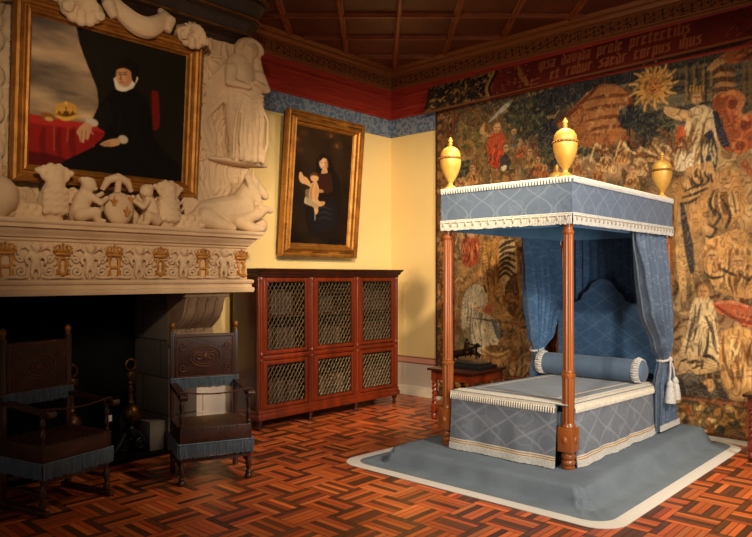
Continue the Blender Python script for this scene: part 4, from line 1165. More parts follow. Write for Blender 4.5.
for u, w_, c in ((0.015,.03,(58,26,18)),(0.275,.022,(128,52,32)),(0.30,.014,(64,34,22))): T.line([(u,0),(u,TH)], w_, c, 1, px=False, taper=False)
for v, w_, c in ((0.335,.024,(150,84,52)),(0.36,.016,(92,50,32)),(0.012,.03,(84,46,30))): T.line([(0,v),(TW,v)], w_, c, 1, px=False, taper=False)
# worn wool: every thread a little off its dye, faint woven contours over the whole field
g1 = vnoise(T.nx, T.ny, 9, 9, 61, 2); g2 = vnoise(T.nx, T.ny, 36, 36, 62, 3); g3 = vnoise(T.nx, T.ny, 16, 34, 63, 3)*9
T.c = T.c*.88+np.array((160,124,82),np.float32)*.12
T.c *= (.70+.30*g1+.34*g2)[...,None]; T.c = np.clip((T.c-96)*1.14+96, 6, 250)
cm_ = (np.abs((g3%1)-.5) < .13)*.42; T.c = T.c*(1-cm_[...,None])+np.array((62,46,34),np.float32)*cm_[...,None]
cm_ = (np.abs(((g3*1.37+.3)%1)-.5) < .10)*.34; T.c = T.c*(1-cm_[...,None])+np.array((222,188,136),np.float32)*cm_[...,None]
T.blur(1)
tap = thing('tapestry', 'huge figured wool tapestry with a golden sun, hung on the right wall behind the bed', 'tapestry', (0, TY0-TW/2, 0.05))
def place_tap(u, v):
    x = -0.03-0.006*np.sin(u*5.2)*np.clip(1-(v/TH),0.1,1)
    return (x, TY0-u, TZ0+v, (-1,0,0))
T.mesh('woven_field', place_tap, M['tapestry'], tap, 0.02)
# inscription band along the top, hung forward
BO = Vector((-0.155, -0.70, 3.735)); BU = Vector((0,-1,0)); BV = Vector((0.13,0,0.385)).normalized(); BH = 0.405
B = Paint(5.35, BH, 0.006, (112,34,20), conv_plane(BO, BU, BV))
nb_ = vnoise(B.nx, B.ny, 50, 50, 31); B.c += (nb_[...,None]-.5)*np.array((60,26,16))
B.sharp([(0,0),(1.02,0),(1.02,BH),(0,BH)], (134,92,50))
qb = random.Random(9)
for k in range(320):
    u = qb.uniform(.03,.98); v = qb.uniform(.04,BH-.05); a = qb.uniform(0,2*PI); r = qb.uniform(.015,.045)
    B.line([(u-r*math.cos(a),v-r*math.sin(a)),(u+.4*r*math.sin(a),v),(u+r*math.cos(a),v+r*math.sin(a))], .022, qb.choice([(46,38,28),(38,34,28),(86,58,34),(176,128,70),(60,44,30)]), .95, px=False)
B.line([(.0,.02),(.03,.2),(.0,BH)], .025, (60,30,18), 1, px=False); B.line([(1.0,.02),(.94,.16),(1.0,.34),(.98,BH)], .03, (186,134,74), 1, px=False); B.line([(1.035,.02),(.98,.16),(1.035,.34),(1.02,BH)], .022, (40,22,14), 1, px=False)
for v, c, w_ in ((.012,(140,86,48),.02),(BH-.012,(120,70,38),.02)): B.line([(0,v),(5.35,v)], w_, c, 1, px=False, taper=False)
# black-letter writing in gold thread: every letter a few broad strokes on a 0-1 body
GLY = {'i':['0.3,0 0.3,1'],'m':['0.15,0 0.15,1','0.55,0 0.55,1','0.95,0 0.95,1','0.15,1 0.55,.8','0.55,1 0.95,.8'],'n':['0.15,0 0.15,1','0.65,0 0.65,.9','0.15,.9 0.65,1'],'u':['0.15,1 0.15,0','0.65,1 0.65,0','0.15,0 0.65,.12'],
 'v':['0.15,1.1 0.15,.1','0.15,.1 0.5,0','0.65,1 0.6,.1'],'a':['0.6,0 0.6,1','0.15,1 0.6,1','0.15,0 0.15,.5','0.15,.5 0.6,.55','0.15,0 0.6,.1'],'d':['0.15,0 0.15,.8','0.65,0 0.65,.9','0.15,0 0.65,0','0.65,.9 0.1,1.4'],
 'e':['0.15,0 0.15,1','0.15,1 0.6,.9','0.6,.9 0.15,.5','0.15,0 0.6,.1'],'p':['0.15,-.4 0.15,1','0.65,0 0.65,1','0.15,1 0.65,1','0.15,0 0.65,0'],'r':['0.2,0 0.2,1','0.2,.9 0.6,1'],'o':['0.15,0 0.15,1','0.65,0 0.65,1','0.15,1 0.65,1','0.15,0 0.65,0'],
 'l':['0.25,0 0.25,1.5','0.25,0 0.5,.1'],'t':['0.3,0 0.3,1.3','0.05,1 0.6,1','0.3,0 0.6,.1'],'s':['0.6,1 0.15,.85','0.15,.85 0.6,.45','0.6,.45 0.6,.1','0.6,.1 0.1,0'],'c':['0.15,0 0.15,1','0.15,1 0.6,.95','0.15,0 0.6,.05'],
 'b':['0.15,0 0.15,1.5','0.65,0 0.65,1','0.15,1 0.65,1','0.15,0 0.65,0'],'h':['0.15,0 0.15,1.5','0.65,-.2 0.65,1','0.15,1 0.65,1'],'f':['0.3,0 0.3,1.4','0.05,.95 0.6,.95','0.3,1.4 0.65,1.3'],'q':['0.15,0 0.15,1','0.65,-.4 0.65,1','0.15,1 0.65,1','0.15,0 0.65,0'],'x':['0.1,1 0.65,0','0.65,1 0.1,0']}
def write(txt, u, v, h, col):
    for ch in txt:
        if ch == ' ': u += h*.75; continue
        for st in GLY.get(ch, []):
            P = [tuple(float(q) for q in w_.split(',')) for w_ in st.split(' ')]
            B.line([(u+a*h*.72, v+b_*h) for a, b_ in P], h*.25, col, .9, px=False, taper=False)
        u += h*(.98 if ch == 'm' else .42 if ch in 'il' else .7)
    return u
GC = (168,92,50)
write('ipsa davida prole pretectilis', 1.62, .232, .090, GC)
write('et robur saedr corpus ihus', 1.80, .072, .090, GC)
B.line([(1.34,.36),(1.39,.25),(1.48,.12),(1.52,.06)], .04, (160,92,50), 1, px=False); B.line([(1.55,.10),(1.67,.12)], .02, GC, 1, px=False); B.line([(1.55,.05),(1.66,.055)], .02, GC, 1, px=False); B.line([(1.57,.04),(1.57,.13)], .02, GC, 1, px=False)
qb = random.Random(4)
for k in range(60):
    u = qb.uniform(1.06,1.5); v = qb.uniform(.05,BH-.05); r = .03; a = qb.uniform(0,6.3); B.line([(u,v),(u+r*math.cos(a),v+r*math.sin(a))], .016, qb.choice([(160,72,42),(86,26,16),(176,96,54)]), .9, px=False)
for k in range(120):
    u = qb.uniform(3.62,5.3); v = qb.uniform(.05,BH-.05); r = .035; a = qb.uniform(0,6.3); B.line([(u,v),(u+r*math.cos(a),v+r*math.sin(a))], .018, qb.choice([(150,66,38),(80,24,16),(60,30,20)]), .8, px=False)
B.blur(1)
def place_band(u, v): return (BO.x+BV.x*v+0*u, BO.y-u, BO.z+BV.z*v+.020*u, (-.94,0,.32))
B.mesh('inscription_band', place_band, M['tapestry'], tap, 0.02, label='red band with two lines of gold black-letter writing')
# ================================================================== LATTICE CABINET AND ITS BOOKS
CX0, CX1, CY0, CY1 = -2.76, -0.545, -0.60, -0.15
cab = thing('bookcase', 'long low red brown cabinet with brass lattice doors, below the tall painting', 'cabinet', ((CX0+CX1)/2, (CY0+CY1)/2, 0))
MH, MD = M['mahogany'], M['mahogany_dark']
b = MB()
b.bbox(CX0, CX0+.03, CY0+.03, CY1, .12, 1.62, .004); b.bbox(CX1-.03, CX1, CY0+.03, CY1, .12, 1.62, .004)
b.bbox(CX0+.02, CX1-.02, CY1-.02, CY1, .12, 1.62, .004); b.bbox(CX0+.01, CX1-.01, CY0+.03, CY1-.01, .17, .20, .004); b.bbox(CX0+.01, CX1-.01, CY0+.04, CY1-.01, .735, .765, .004)
b.bbox(CX0+.01, CX1-.01, CY0+.03, CY1-.01, 1.60, 1.63, .004)
BAYS = [CX0, CX0+.745, CX0+1.475, CX1]
for x in BAYS[1:3]: b.bbox(x-.012, x+.012, CY0+.03, CY1-.01, .19, 1.61, .003)
obj('body', b, MD, cab)
for x0, x1, z, in [(BAYS[i], BAYS[i+1], 1.18) for i in range(3)]+[(BAYS[1], BAYS[2], 1.42)]:
    obj('shelf', MB().bbox(x0+.025, x1-.025, CY0+.09, CY1-.025, z-.011, z+.011, .003), MD, cab)
# plinth, rails, cornice, stiles
obj('plinth', MB().bbox(CX0-.015, CX1+.015, CY0-.02, CY1, .105, .165, .01).bbox(CX0-.005, CX1+.005, CY0-.008, CY1, .16, .205, .006), MH, cab)
obj('cornice', MB().sweep([(-.25,1.60),(0.0,1.60),(.004,1.62),(.02,1.635),(.025,1.655),(.045,1.67),(.05,1.69),(-.25,1.69)], [(CX0,CY1,-1,0),(CX0,CY0,-1,-1),(CX1,CY0,1,-1),(CX1,CY1,1,0)]).box(CX0+.1,CX1-.1,CY0+.1,CY1,1.62,1.688), MD, cab, ang=30)
st = []
for i, x in enumerate(BAYS):
    a0, a1 = (x, x+.075) if i == 0 else (x-.075, x) if i == 3 else (x-.05, x+.05)
    s = MB().bbox(a0, a1, CY0+.004, CY0+.04, .20, 1.605, .004)
    xm = (a0+a1)/2
    s.lathe([(.014,.79),(.014,1.55)], (xm, CY0+.006, 0), 12); s.lathe([(.02,1.55),(.024,1.57),(.02,1.59)], (xm, CY0+.006, 0), 12); s.lathe([(.02,.77),(.024,.79),(.016,.81)], (xm, CY0+.006, 0), 12)
    s.lathe([(.014,.24),(.014,.70)], (xm, CY0+.006, 0), 12); s.lathe([(.02,.70),(.024,.72),(.02,.74)], (xm, CY0+.006, 0), 12)
    obj('stile', s, MH, cab)
    f = MB().lathe([(.02,0),(.026,.012),(.022,.03),(.018,.045),(.03,.07),(.034,.095),(.03,.11)], ((a0+a1)/2, CY0+.035, 0), 16)
    obj('foot', f, MD, cab)
for x in (CX0+.05, CX1-.05): obj('foot', MB().lathe([(.02,0),(.026,.012),(.022,.03),(.018,.045),(.03,.07),(.034,.095),(.03,.11)], (x, CY1-.04, 0), 16), MD, cab)
obj('rail', MB().bbox(CX0+.07, CX1-.07, CY0+.006, CY0+.04, .725, .775, .005).bbox(CX0+.07, CX1-.07, CY0, CY0+.03, .742, .758, .003), MH, cab)
def lattice(x0, x1, z0, z1, y):
    l = MB(); p = .054; r = .0037
    for s in (1, -1):
        for k in range(-60, 60):
            c = x0 + k*p
            # line x = c + s*(z-z0)*0.62
            pts = []
            sl = .66*s
            za, zb = z0, z1
            xa, xb = c, c+sl*(z1-z0)
            lo, hi = 0.0, 1.0; dx = xb-xa
            for (pp, qq) in ((-dx, xa-x0), (dx, x1-xa)):
                t = qq/pp
                if pp < 0: lo = max(lo, t)
                else: hi = min(hi, t)
            if lo >= hi: continue
            A = (xa+dx*lo, y+.002*s, za+(zb-za)*lo); B_ = (xa+dx*hi, y+.002*s, za+(zb-za)*hi)
            l.tube([A, B_], r, 5)
    return l
for i in range(3):
    a0 = BAYS[i]+(.075 if i == 0 else .05)+.004; a1 = BAYS[i+1]-(.075 if i == 2 else .05)-.004
    for z0, z1 in ((.785,1.592),(.212,.718)):
        d = MB(); w = .042
        d.bbox(a0, a0+w, CY0+.008, CY0+.036, z0, z1, .005); d.bbox(a1-w, a1, CY0+.008, CY0+.036, z0, z1, .005)
        d.bbox(a0+w*.9, a1-w*.9, CY0+.008, CY0+.036, z0, z0+w, .005); d.bbox(a0+w*.9, a1-w*.9, CY0+.008, CY0+.036, z1-w, z1, .005)
        do = obj('door', d, MH, cab)
        obj('lattice', lattice(a0+w-.004, a1-w+.004, z0+w-.004, z1-w+.004, CY0+.024), M['brass_wire'], do)
        bd = MB()
        for (p0,p1,q0,q1) in ((a0+w,a1-w,z0+w,z0+w+.008),(a0+w,a1-w,z1-w-.008,z1-w),(a0+w,a0+w+.008,z0+w,z1-w),(a1-w-.008,a1-w,z0+w,z1-w)): bd.bbox(p0,p1,CY0+.006,CY0+.02,q0,q1,.002)
        obj('bead', bd, MD, do)
# books: a few master spines copied along the shelves
def book_master(w, h, d, mat):
    bk = MB()
    prof = [(-w/2, d)] + [(-w/2*math.cos(a), -.012*math.sin(a)) for a in np.linspace(0, PI, 7)] + [(w/2, d)]
    bk.prism(prof, 0, h, 'z')
    for q in (.14,.36,.60,.84):
        pr = [(-w/2-.0015, .01)] + [((-w/2-.0015)*math.cos(a), -.016*math.sin(a)) for a in np.linspace(0, PI, 7)] + [(w/2+.0015, .01)]
        bk.prism(pr, h*q, h*q+.007, 'z')
    me_o = obj('book', bk, mat)
    return me_o
masters = []
rb = random.Random(12)
bays = ['left','middle','right']
rows = [('lower doors', .201, .235, 9), ('upper doors, lower shelf', .766, .27, 9), ('upper doors, upper shelf', 1.192, .29, 9)]
first = None
kinds = [(.046,.24,.20),(.038,.21,.18),(.054,.27,.22)]
bm_ = [book_master(*k, M['book']) for k in kinds] + [book_master(*kinds[0], M['book_pale'])]
used = [False]*4
for bi in range(3):
    for rn, z, hh, n_ in rows:
        x = BAYS[bi]+.05
        xend = BAYS[bi+1]-.05
        mid_top = (bi == 1 and z > 1.1)
        while x < xend-.05:
            t = rb.choice([0,0,1,1,2,3] if bi == 1 else [0,0,1,1,2,2])
            if mid_top: t = 1
            w, h, d = kinds[t if t < 3 else 0]
            if rb.random() < .05: x += .05; continue
            if not used[t]: o = bm_[t]; used[t] = True
            else: o = bm_[t].copy(); COL.objects.link(o)
            o.location = (x+w/2, CY0+.16+rb.uniform(0,.02), z+.0005); 
            pale = (t == 3)
            tag(o, ('pale vellum' if pale else ('tall' if t == 2 else 'small' if t == 1 else 'medium') + ' brown leather') + ' book behind the %s lattice of the cabinet, %s' % (bays[bi], rn), 'book',
                ('pale' if pale else ('tall','small','medium')[0 if t == 2 else 1 if t == 1 else 2] + ' brown') + ' books, %s bay, %s' % (bays[bi], rn))
            x += w+.004
            if mid_top and x > BAYS[1]+.45: break

# ================================================================== ARMCHAIRS
def armchair(name, label, loc, rz, H, seat_z, sled, cordlabel, tagged):
    t = thing(name, label, 'armchair', (loc[0], loc[1], 0), rz, None)
    W, D = .26, .215
    def turned(x, y, z0, z1, r=.019):
        L = z1-z0
        pr = [(r*1.1,0),(r*1.1,.12),(r*.6,.15),(r*.95,.22),(r*1.2,.35),(r*.7,.46),(r*.55,.50),(r*.7,.54),(r*1.2,.65),(r*.95,.78),(r*.6,.85),(r*1.1,.88),(r*1.1,1)]
        return MB().lathe([(a, z0+L*h) for a, h in pr], (x,y,0), 14)
    for s in (-1,1):
        bp = MB().bbox(s*W-.02, s*W+.02, D-.02, D+.02, .04 if sled else 0.0, H-.075, .004)
        p = obj('back_post', bp, M['walnut'], t, local=True)
        obj('finial', MB().lathe([(.016,H-.08),(.022,H-.07),(.014,H-.06),(.024,H-.045),(.026,H-.025),(.016,H-.008),(.004,H)], (s*W,D,0), 14), M['gold_dull'], p, local=True)
        obj('front_leg', turned(s*W, -D, .05 if sled else .02, seat_z-.12, .021), M['walnut'], t, local=True)
        obj('arm_support', turned(s*W, -D, seat_z-.01, .685, .017), M['walnut'], t, local=True)
        ar = MB(); n_ = 10
        prof = []
        for k in range(n_+1):
            u = k/n_; y = D-.01-(2*D+.075)*u; z = .712+.012*math.cos(u*PI*1.1)-.008*u
            prof.append((y, z))
        poly = [(y, z+.014) for y, z in prof]+[(y, z-.014) for y, z in reversed(prof)]
        ar.prism(poly, s*W-.027, s*W+.027, 'x')
        ar.lathe([(.02,-.03),(.024,-.028),(.024,.028),(.02,.03)], (s*W, prof[-1][0], prof[-1][1]-.006), 14, 'x')
        obj('arm', ar, M['walnut'], t, local=True)
        if sled:
            rn = MB().bbox(s*W-.02, s*W+.02, -D-.06, D+.06, .0, .04, .008)
            obj('runner', rn, M['walnut'], t, local=True)
        else:
            obj('foot', MB().lathe([(.02,0),(.03,.004),(.032,.02),(.024,.035)], (s*W,-D,0), 14), M['walnut'], t, local=True)
        obj('side_stretcher', MB().bbox(s*W-.012, s*W+.012, -D+.01, D-.01, .13, .155, .004), M['walnut'], t, local=True)
    obj('front_stretcher', MB().bbox(-W, W, -D-.012, -D+.012, seat_z-.265, seat_z-.235, .004), M['walnut'], t, local=True)
    obj('back_stretcher', MB().bbox(-W, W, D-.012, D+.012, .16, .19, .004), M['walnut'], t, local=True)
    # seat: leather box on a frame with nails
    se = MB()
    def top(u, v):
        x = -W-.02+(2*W+.04)*u; y = -D-.03+(2*D+.035)*v
        return (x, y, seat_z+.018*math.sin(PI*u)*math.sin(PI*v))
    se.grid(top, 14, 12)
    se.bbox(-W-.02, W+.02, -D-.03, D+.005, seat_z-.13, seat_z, .008)
    seat = obj('seat', se, M['leather'], t, local=True)
    def studs(pts):
        s = MB()
        for p in pts: s.ball(p, .006, 6, 4)
        return s
    obj('nail_row', studs([(-W-.01+(2*W+.02)*k/16, -D-.031, seat_z-.012) for k in range(17)]+[(-W-.01+(2*W+.02)*k/16, -D-.031, seat_z-.110) for k in range(17)]), M['brass'], seat, local=True)
    def fringe(path, z0, z1, amp=.004):
        f = MB()
        for (xa,ya),(xb,yb) in zip(path[:-1], path[1:]):
            L = math.hypot(xb-xa, yb-ya); n_ = int(L/.011); nx, ny = (yb-ya)/L, -(xb-xa)/L
            for k in range(n_):
                u = (k+.5)/n_; x, y = xa+(xb-xa)*u, ya+(yb-ya)*u; j = rb.uniform(-.006,.006)
                f.tube([(x+nx*.002,y+ny*.002,z1),(x+nx*.008,y+ny*.008,z1-.02),(x+nx*.006,y+ny*.006,z0+j)], [.0045,.0065,.005], 5)
            f.tube([(xa+nx*.004,ya+ny*.004,z1-.004),(xb+nx*.004,yb+ny*.004,z1-.004)], .009, 6)
        return f
    obj('seat_fringe', fringe([(-W-.024,D),(-W-.024,-D-.034),(W+.024,-D-.034),(W+.024,D)], seat_z-.225, seat_z-.118), M['blue_fringe'], t, local=True)
    # back panel with embossed leather
    bz0, bz1 = H-.475, H-.105
    bp = MB().bbox(-W+.012, W-.012, D-.028, D+.012, bz0, bz1, .008)
    back = obj('backrest', bp, M['leather'], t, local=True)
    em = MB(); yc = D-.029; zc = (bz0+bz1)/2
    em.tube([(.125*math.cos(a), yc, zc+.085*math.sin(a)) for a in np.linspace(0,2*PI,28)[:-1]], .006, 6, closed=True)
    em.tube([(.10*math.cos(a), yc, zc+.065*math.sin(a)) for a in np.linspace(0,2*PI,28)[:-1]], .005, 6, closed=True)
    for s in (-1,1):
        em.tube(spiral(s*.05, yc, zc, .04, 1.5, s, 0), .006, 6); em.tube(spiral(s*.18, yc, zc+.09, .035, 1.4, s, PI), .005, 6); em.tube(spiral(s*.18, yc, zc-.09, .035, 1.4, s, PI), .005, 6)
    em.ball((0,yc,zc), (.02,.012,.03), 8, 6)
    for (x0,z0,x1,z1) in ((-W+.03,bz0+.02,W-.03,bz0+.02),(-W+.03,bz1-.02,W-.03,bz1-.02),(-W+.03,bz0+.02,-W+.03,bz1-.02),(W-.03,bz0+.02,W-.03,bz1-.02)): em.tube([(x0,yc,z0),(x1,yc,z1)], .005, 6)
    obj('embossing', em, M['leather_gilt'], back, local=True)
    obj('back_fringe', fringe([(-W-.022,D-.03),(W+.022,D-.03)], bz0-.075, bz0+.012), M['blue_fringe'], t, local=True)
    # barrier cord from arm to arm, hung as a thing of its own
    a = rz; cx_, cy_ = math.cos(a), math.sin(a)
    def wp(x, y, z): return (loc[0]+x*cx_-y*cy_, loc[1]+x*cy_+y*cx_, z)
    cz = .752
    cd = thing('barrier_cord', cordlabel, 'cord', wp(0,-D,cz), 0)
    cs = MB()
    cs.tube([wp(-W+2*W*u, -D-.02, cz-.025*math.sin(PI*u)-.035) for u in np.linspace(0,1,12)], .006, 7)
    for s in (-1,1): cs.tube([wp(s*W+.036*math.cos(q)*(1), -D-.02, .692+.026*math.sin(q)) for q in np.linspace(0,2*PI,14)[:-1]], .005, 6, closed=True)
    obj('rope', cs, M['cord'], cd)
    if tagged:
        obj('tag', MB().bbox(*sorted((wp(W,-D-.03,0)[0]-.013, wp(W,-D-.03,0)[0]+.013)), wp(W,-D-.042,0)[1]-.003, wp(W,-D-.042,0)[1]+.003, .545, .59, .002), M['paper'], cd, label='small white tag')
    return t
armchair('armchair', 'brown leather armchair with blue fringe, nearest the left edge, its seat turned slightly right', (-5.10,-1.285), math.radians(14), 1.24, .475, True, 'thin brown cord tied across the arms of the left armchair', True)
armchair('armchair', 'brown leather armchair with blue fringe, standing in front of the right jamb of the fireplace', (-3.985,-1.545), math.radians(-22), 1.23, .44, False, 'thin brown cord tied across the arms of the armchair by the cabinet', False)

# ================================================================== LOW TABLES WITH TWISTED LEGS
def twist(x, y, z0, z1, r=.022):
    m_ = MB(); n_ = 34
    for ph in (0, PI):
        m_.tube([(x+r*.55*math.cos(ph+k/n_*PI*5.5), y+r*.55*math.sin(ph+k/n_*PI*5.5), z0+(z1-z0)*k/n_) for k in range(n_+1)], r*.72, 8)
    return m_
def low_table(label, x0, x1, y0, y1, H):
    t = thing('low_table', label, 'table', ((x0+x1)/2, (y0+y1)/2, 0))
    obj('tabletop', MB().bbox(x0, x1, y0, y1, H-.028, H, .006), M['mahogany_dark'], t)
    obj('apron', MB().bbox(x0+.05, x1-.05, y0+.05, y1-.05, H-.13, H-.028, .004).bbox(x0+.045, x1-.045, y0+.045, y1-.045, H-.125, H-.115, .002), M['mahogany'], t)
    for x in (x0+.06, x1-.06):
        for y in (y0+.06, y1-.06):
            l = twist(x, y, .16, H-.14)
            l.bbox(x-.026, x+.026, y-.026, y+.026, H-.14, H-.03, .004); l.bbox(x-.027, x+.027, y-.027, y+.027, .075, .165, .005)
            l.lathe([(.016,0),(.03,.012),(.034,.035),(.026,.06),(.018,.08)], (x,y,0), 14)
            obj('leg', l, M['mahogany'], t)
    for y in (y0+.06, y1-.06): obj('stretcher', MB().bbox(x0+.06, x1-.06, y-.016, y+.016, .10, .14, .004), M['mahogany'], t)
    for x in (x0+.06, x1-.06): obj('stretcher', MB().bbox(x-.016, x+.016, y0+.06, y1-.06, .10, .14, .004), M['mahogany'], t)
    return t
low_table('low red brown table with twisted legs, between the bed and the room corner', -1.10, -.43, -2.125, -1.50, .58)
low_table('low red brown table with one twisted leg just showing at the right edge', -.60, -.07, -5.30, -4.60, .58)
# bronze group on the far table
g = thing('bronze_group', 'small dark bronze rider on horseback, on a black slab on the low table', 'sculpture', (-.76,-1.82,.58))
obj('slab', MB().bbox(-.17,.17,-.28,.24,0,.045,.006).bbox(-.13,.13,-.24,.20,.045,.062,.005), M['black_stone'], g, local=True)
c = MB()
limb(c, [(0,.14,.15),(0,.02,.17),(0,-.08,.20)], [.045,.042,.045]); limb(c, [(0,-.08,.21),(0,-.13,.26),(0,-.165,.25)], [.032,.024,.014])
for s in (-1,1):
    limb(c, [(s*.025,.14,.14),(s*.03,.17,.10),(s*.03,.14,.062)], [.026,.014,.010]); limb(c, [(s*.022,-.09,.17),(s*.028,-.15,.15),(s*.028,-.13,.11)], [.018,.012,.008])
c.tube([(0,.18,.17),(0,.23,.15),(0,.235,.09)], [.014,.016,.006], 7)
limb(c, [(0,.02,.20),(0,.015,.27)], [.028,.03]); c.ball((0,.01,.315), (.018,.02,.022), 8, 6)
for s in (-1,1): limb(c, [(s*.03,.015,.28),(s*.06,-.03,.25),(s*.03,-.07,.26)], [.012,.010,.008]); limb(c, [(s*.03,.03,.20),(s*.052,-.02,.17),(s*.05,-.005,.12)], [.018,.014,.010])
o = obj('figure', c, M['bronze'], g, local=True); fuse(o, .006, 1)
# ================================================================== BED
BX0, BX1, BY0, BY1 = -2.33, -0.27, -3.84, -2.705      # post centres
DZ = 0.14
bed = thing('four_poster_bed', 'canopied four poster bed with blue damask hangings and three gilt urns showing', 'bed', ((BX0+BX1)/2, (BY0+BY1)/2, DZ))
OK = M['oak']
def post(x, y):
    p = MB()
    p.lathe([(.045,DZ),(.05,DZ+.01),(.05,.16),(.042,.166),(.05,.175),(.054,.19),(.05,.205),(.042,.212),(.052,.222),(.055,.238),(.05,.254),(.044,.262),(.05,.275)], (x,y,0), 20)
    p.bbox(x-.062,x+.062,y-.062,y+.062,.272,.46,.008)
    # fluted shaft
    seg = 40
    def flute(r0, r1, z0, z1, nfl=9, dep=.20):
        vs = []; fs = []; rows = 6
        for j in range(rows+1):
            t = j/rows; r = r0+(r1-r0)*t
            for k in range(seg):
                a = 2*PI*k/seg; rr = r*(1-dep*(1-abs(math.sin(nfl*a/2)))); vs.append((x+rr*math.cos(a), y+rr*math.sin(a), z0+(z1-z0)*t))
        for j in range(rows):
            for k in range(seg): fs.append((j*seg+k, j*seg+(k+1)%seg, (j+1)*seg+(k+1)%seg, (j+1)*seg+k))
        p.add(vs, fs)
    p.lathe([(.05,.455),(.056,.465),(.05,.48),(.044,.49)], (x,y,0), 20)
    flute(.045,.050,.49,.84)
    p.lathe([(.05,.835),(.055,.845),(.055,.86),(.044,.87),(.048,.88),(.042,.89)], (x,y,0), 20)
    flute(.043,.037,.89,1.93)
    p.lathe([(.036,1.925),(.044,1.935),(.044,1.95),(.034,1.96),(.036,2.0),(.036,2.33)], (x,y,0), 20)
    po = obj('post', p, OK, bed)
    for (dx, dy) in ((-1,0),(0,-1),(1,0),(0,1)):
        bs = MB()
        c0 = (x+dx*.062, y+dy*.062, .365)
        bs.ball(c0, (.012 if dx else .022, .012 if dy else .022, .03), 8, 6)
        obj('boss', bs, OK, po)
for x in (BX0, BX1):
    for y in (BY0, BY1): post(x, y)
# canopy: valance ring, cloth roof, frame
CX0_, CX1_, CY0_, CY1_ = BX0-.055, BX1-.02, BY0-.06, BY1+.03
ZB, ZT = 2.045, 2.345
def ring_path(e=0.0): return [(CX0_-e,CY0_-e,-1,-1),(CX1_+e,CY0_-e,1,-1),(CX1_+e,CY1_+e,1,1),(CX0_-e,CY1_+e,-1,1)]
def cloth_wall(xa, ya, xb, yb, z0, z1, nx, ny, amp=.004, seed=0, th=.008):
    """hung cloth panel with slight waves; nx,ny the outward normal"""
    L = math.hypot(xb-xa, yb-ya); q = random.Random(seed); ph = [q.uniform(0,6) for _ in range(4)]
    w = MB(); n_ = max(8, int(L/.04))
    def f(o):
        def g(u, v):
            d = amp*(math.sin(u*L*9+ph[0])+.6*math.sin(u*L*17+ph[1]))*(1-v)
            return (xa+(xb-xa)*u+nx*(d+o), ya+(yb-ya)*u+ny*(d+o), z0+(z1-z0)*v)
        return g
    w.grid(f(0), n_, 5); w.grid(f(-th), n_, 5)
    return w
for k, (xa,ya,xb,yb,nx,ny) in enumerate(((CX0_,CY1_,CX0_,CY0_,-1,0),(CX0_,CY0_,CX1_,CY0_,0,-1),(CX1_,CY0_,CX1_,CY1_,1,0),(CX1_,CY1_,CX0_,CY1_,0,1))):
    v = obj('valance', cloth_wall(xa,ya,xb,yb,ZB,ZT,nx,ny,.004,k), M['damask'], bed, fix=True)
    obj('valance_lining', cloth_wall(xa-nx*.085-ny*.08,ya-ny*.085+nx*.08,xb-nx*.085+ny*.08,yb-ny*.085-nx*.08,ZB-.055,ZT-.06,nx,ny,.003,k+9,.004), M['lining'], v)
    L = math.hypot(xb-xa, yb-ya)
    # deep tasselled fringe at the foot
    f = MB(); n_ = int(L/.0135)
    f.grid(lambda u, w_: (xa+(xb-xa)*u+nx*.007, ya+(yb-ya)*u+ny*.007, ZB-.01+.045*w_), 40, 1); 
    for q in range(n_):
        u = (q+.5)/n_; x, y = xa+(xb-xa)*u, ya+(yb-ya)*u
        f.tube([(x+nx*.008,y+ny*.008,ZB+.034),(x+nx*.012,y+ny*.012,ZB+.0),(x+nx*.008,y+ny*.008,ZB-.045+rb.uniform(-.004,.004))], [.0055,.0072,.0058], 5)
    f.tube([(xa+nx*.008,ya+ny*.008,ZB+.036),(xb+nx*.008,yb+ny*.008,ZB+.036)], .007, 6)
    fo = obj('lower_fringe', f, M['white_fringe'], v)
    kn = MB()
    for q in range(int(L/.075)):
        u = (q+.5)/int(L/.075); x, y = xa+(xb-xa)*u, ya+(yb-ya)*u
        kn.ball((x+nx*.02,y+ny*.02,ZB+.004), (.010,.010,.022), 7, 5)
    kn.tube([(xa+nx*.019,ya+ny*.019,ZB+.018),(xb+nx*.019,yb+ny*.019,ZB+.018)], .0035, 5)
    obj('fringe_knot', kn, M['fringe_knot'], fo)
    # narrow fringe round the top edge
    f = MB(); n_ = int(L/.026)
    for q in range(n_):
        u = (q+.5)/n_; x, y = xa+(xb-xa)*u, ya+(yb-ya)*u
        f.tube([(x+nx*.008,y+ny*.008,ZT+.008),(x+nx*.012,y+ny*.012,ZT-.008),(x+nx*.008,y+ny*.008,ZT-.03)], [.007,.009,.006], 6)
    f.tube([(xa+nx*.004,ya+ny*.004,ZT+.006),(xb+nx*.004,yb+ny*.004,ZT+.006)], .012, 6)
    obj('upper_fringe', f, M['white_fringe'], v)
obj('canopy_roof', MB().bbox(CX0_,CX1_,CY0_,CY1_,ZT-.03,ZT,.006), M['blue_cloth'], bed)
obj('tester', MB().grid(lambda u,v: (CX0_+.02+(CX1_-CX0_-.04)*u, CY0_+.02+(CY1_-CY0_-.04)*v, ZT-.07-.02*math.sin(PI*u)*math.sin(PI*v)), 12, 10), M['damask_deep'], bed)
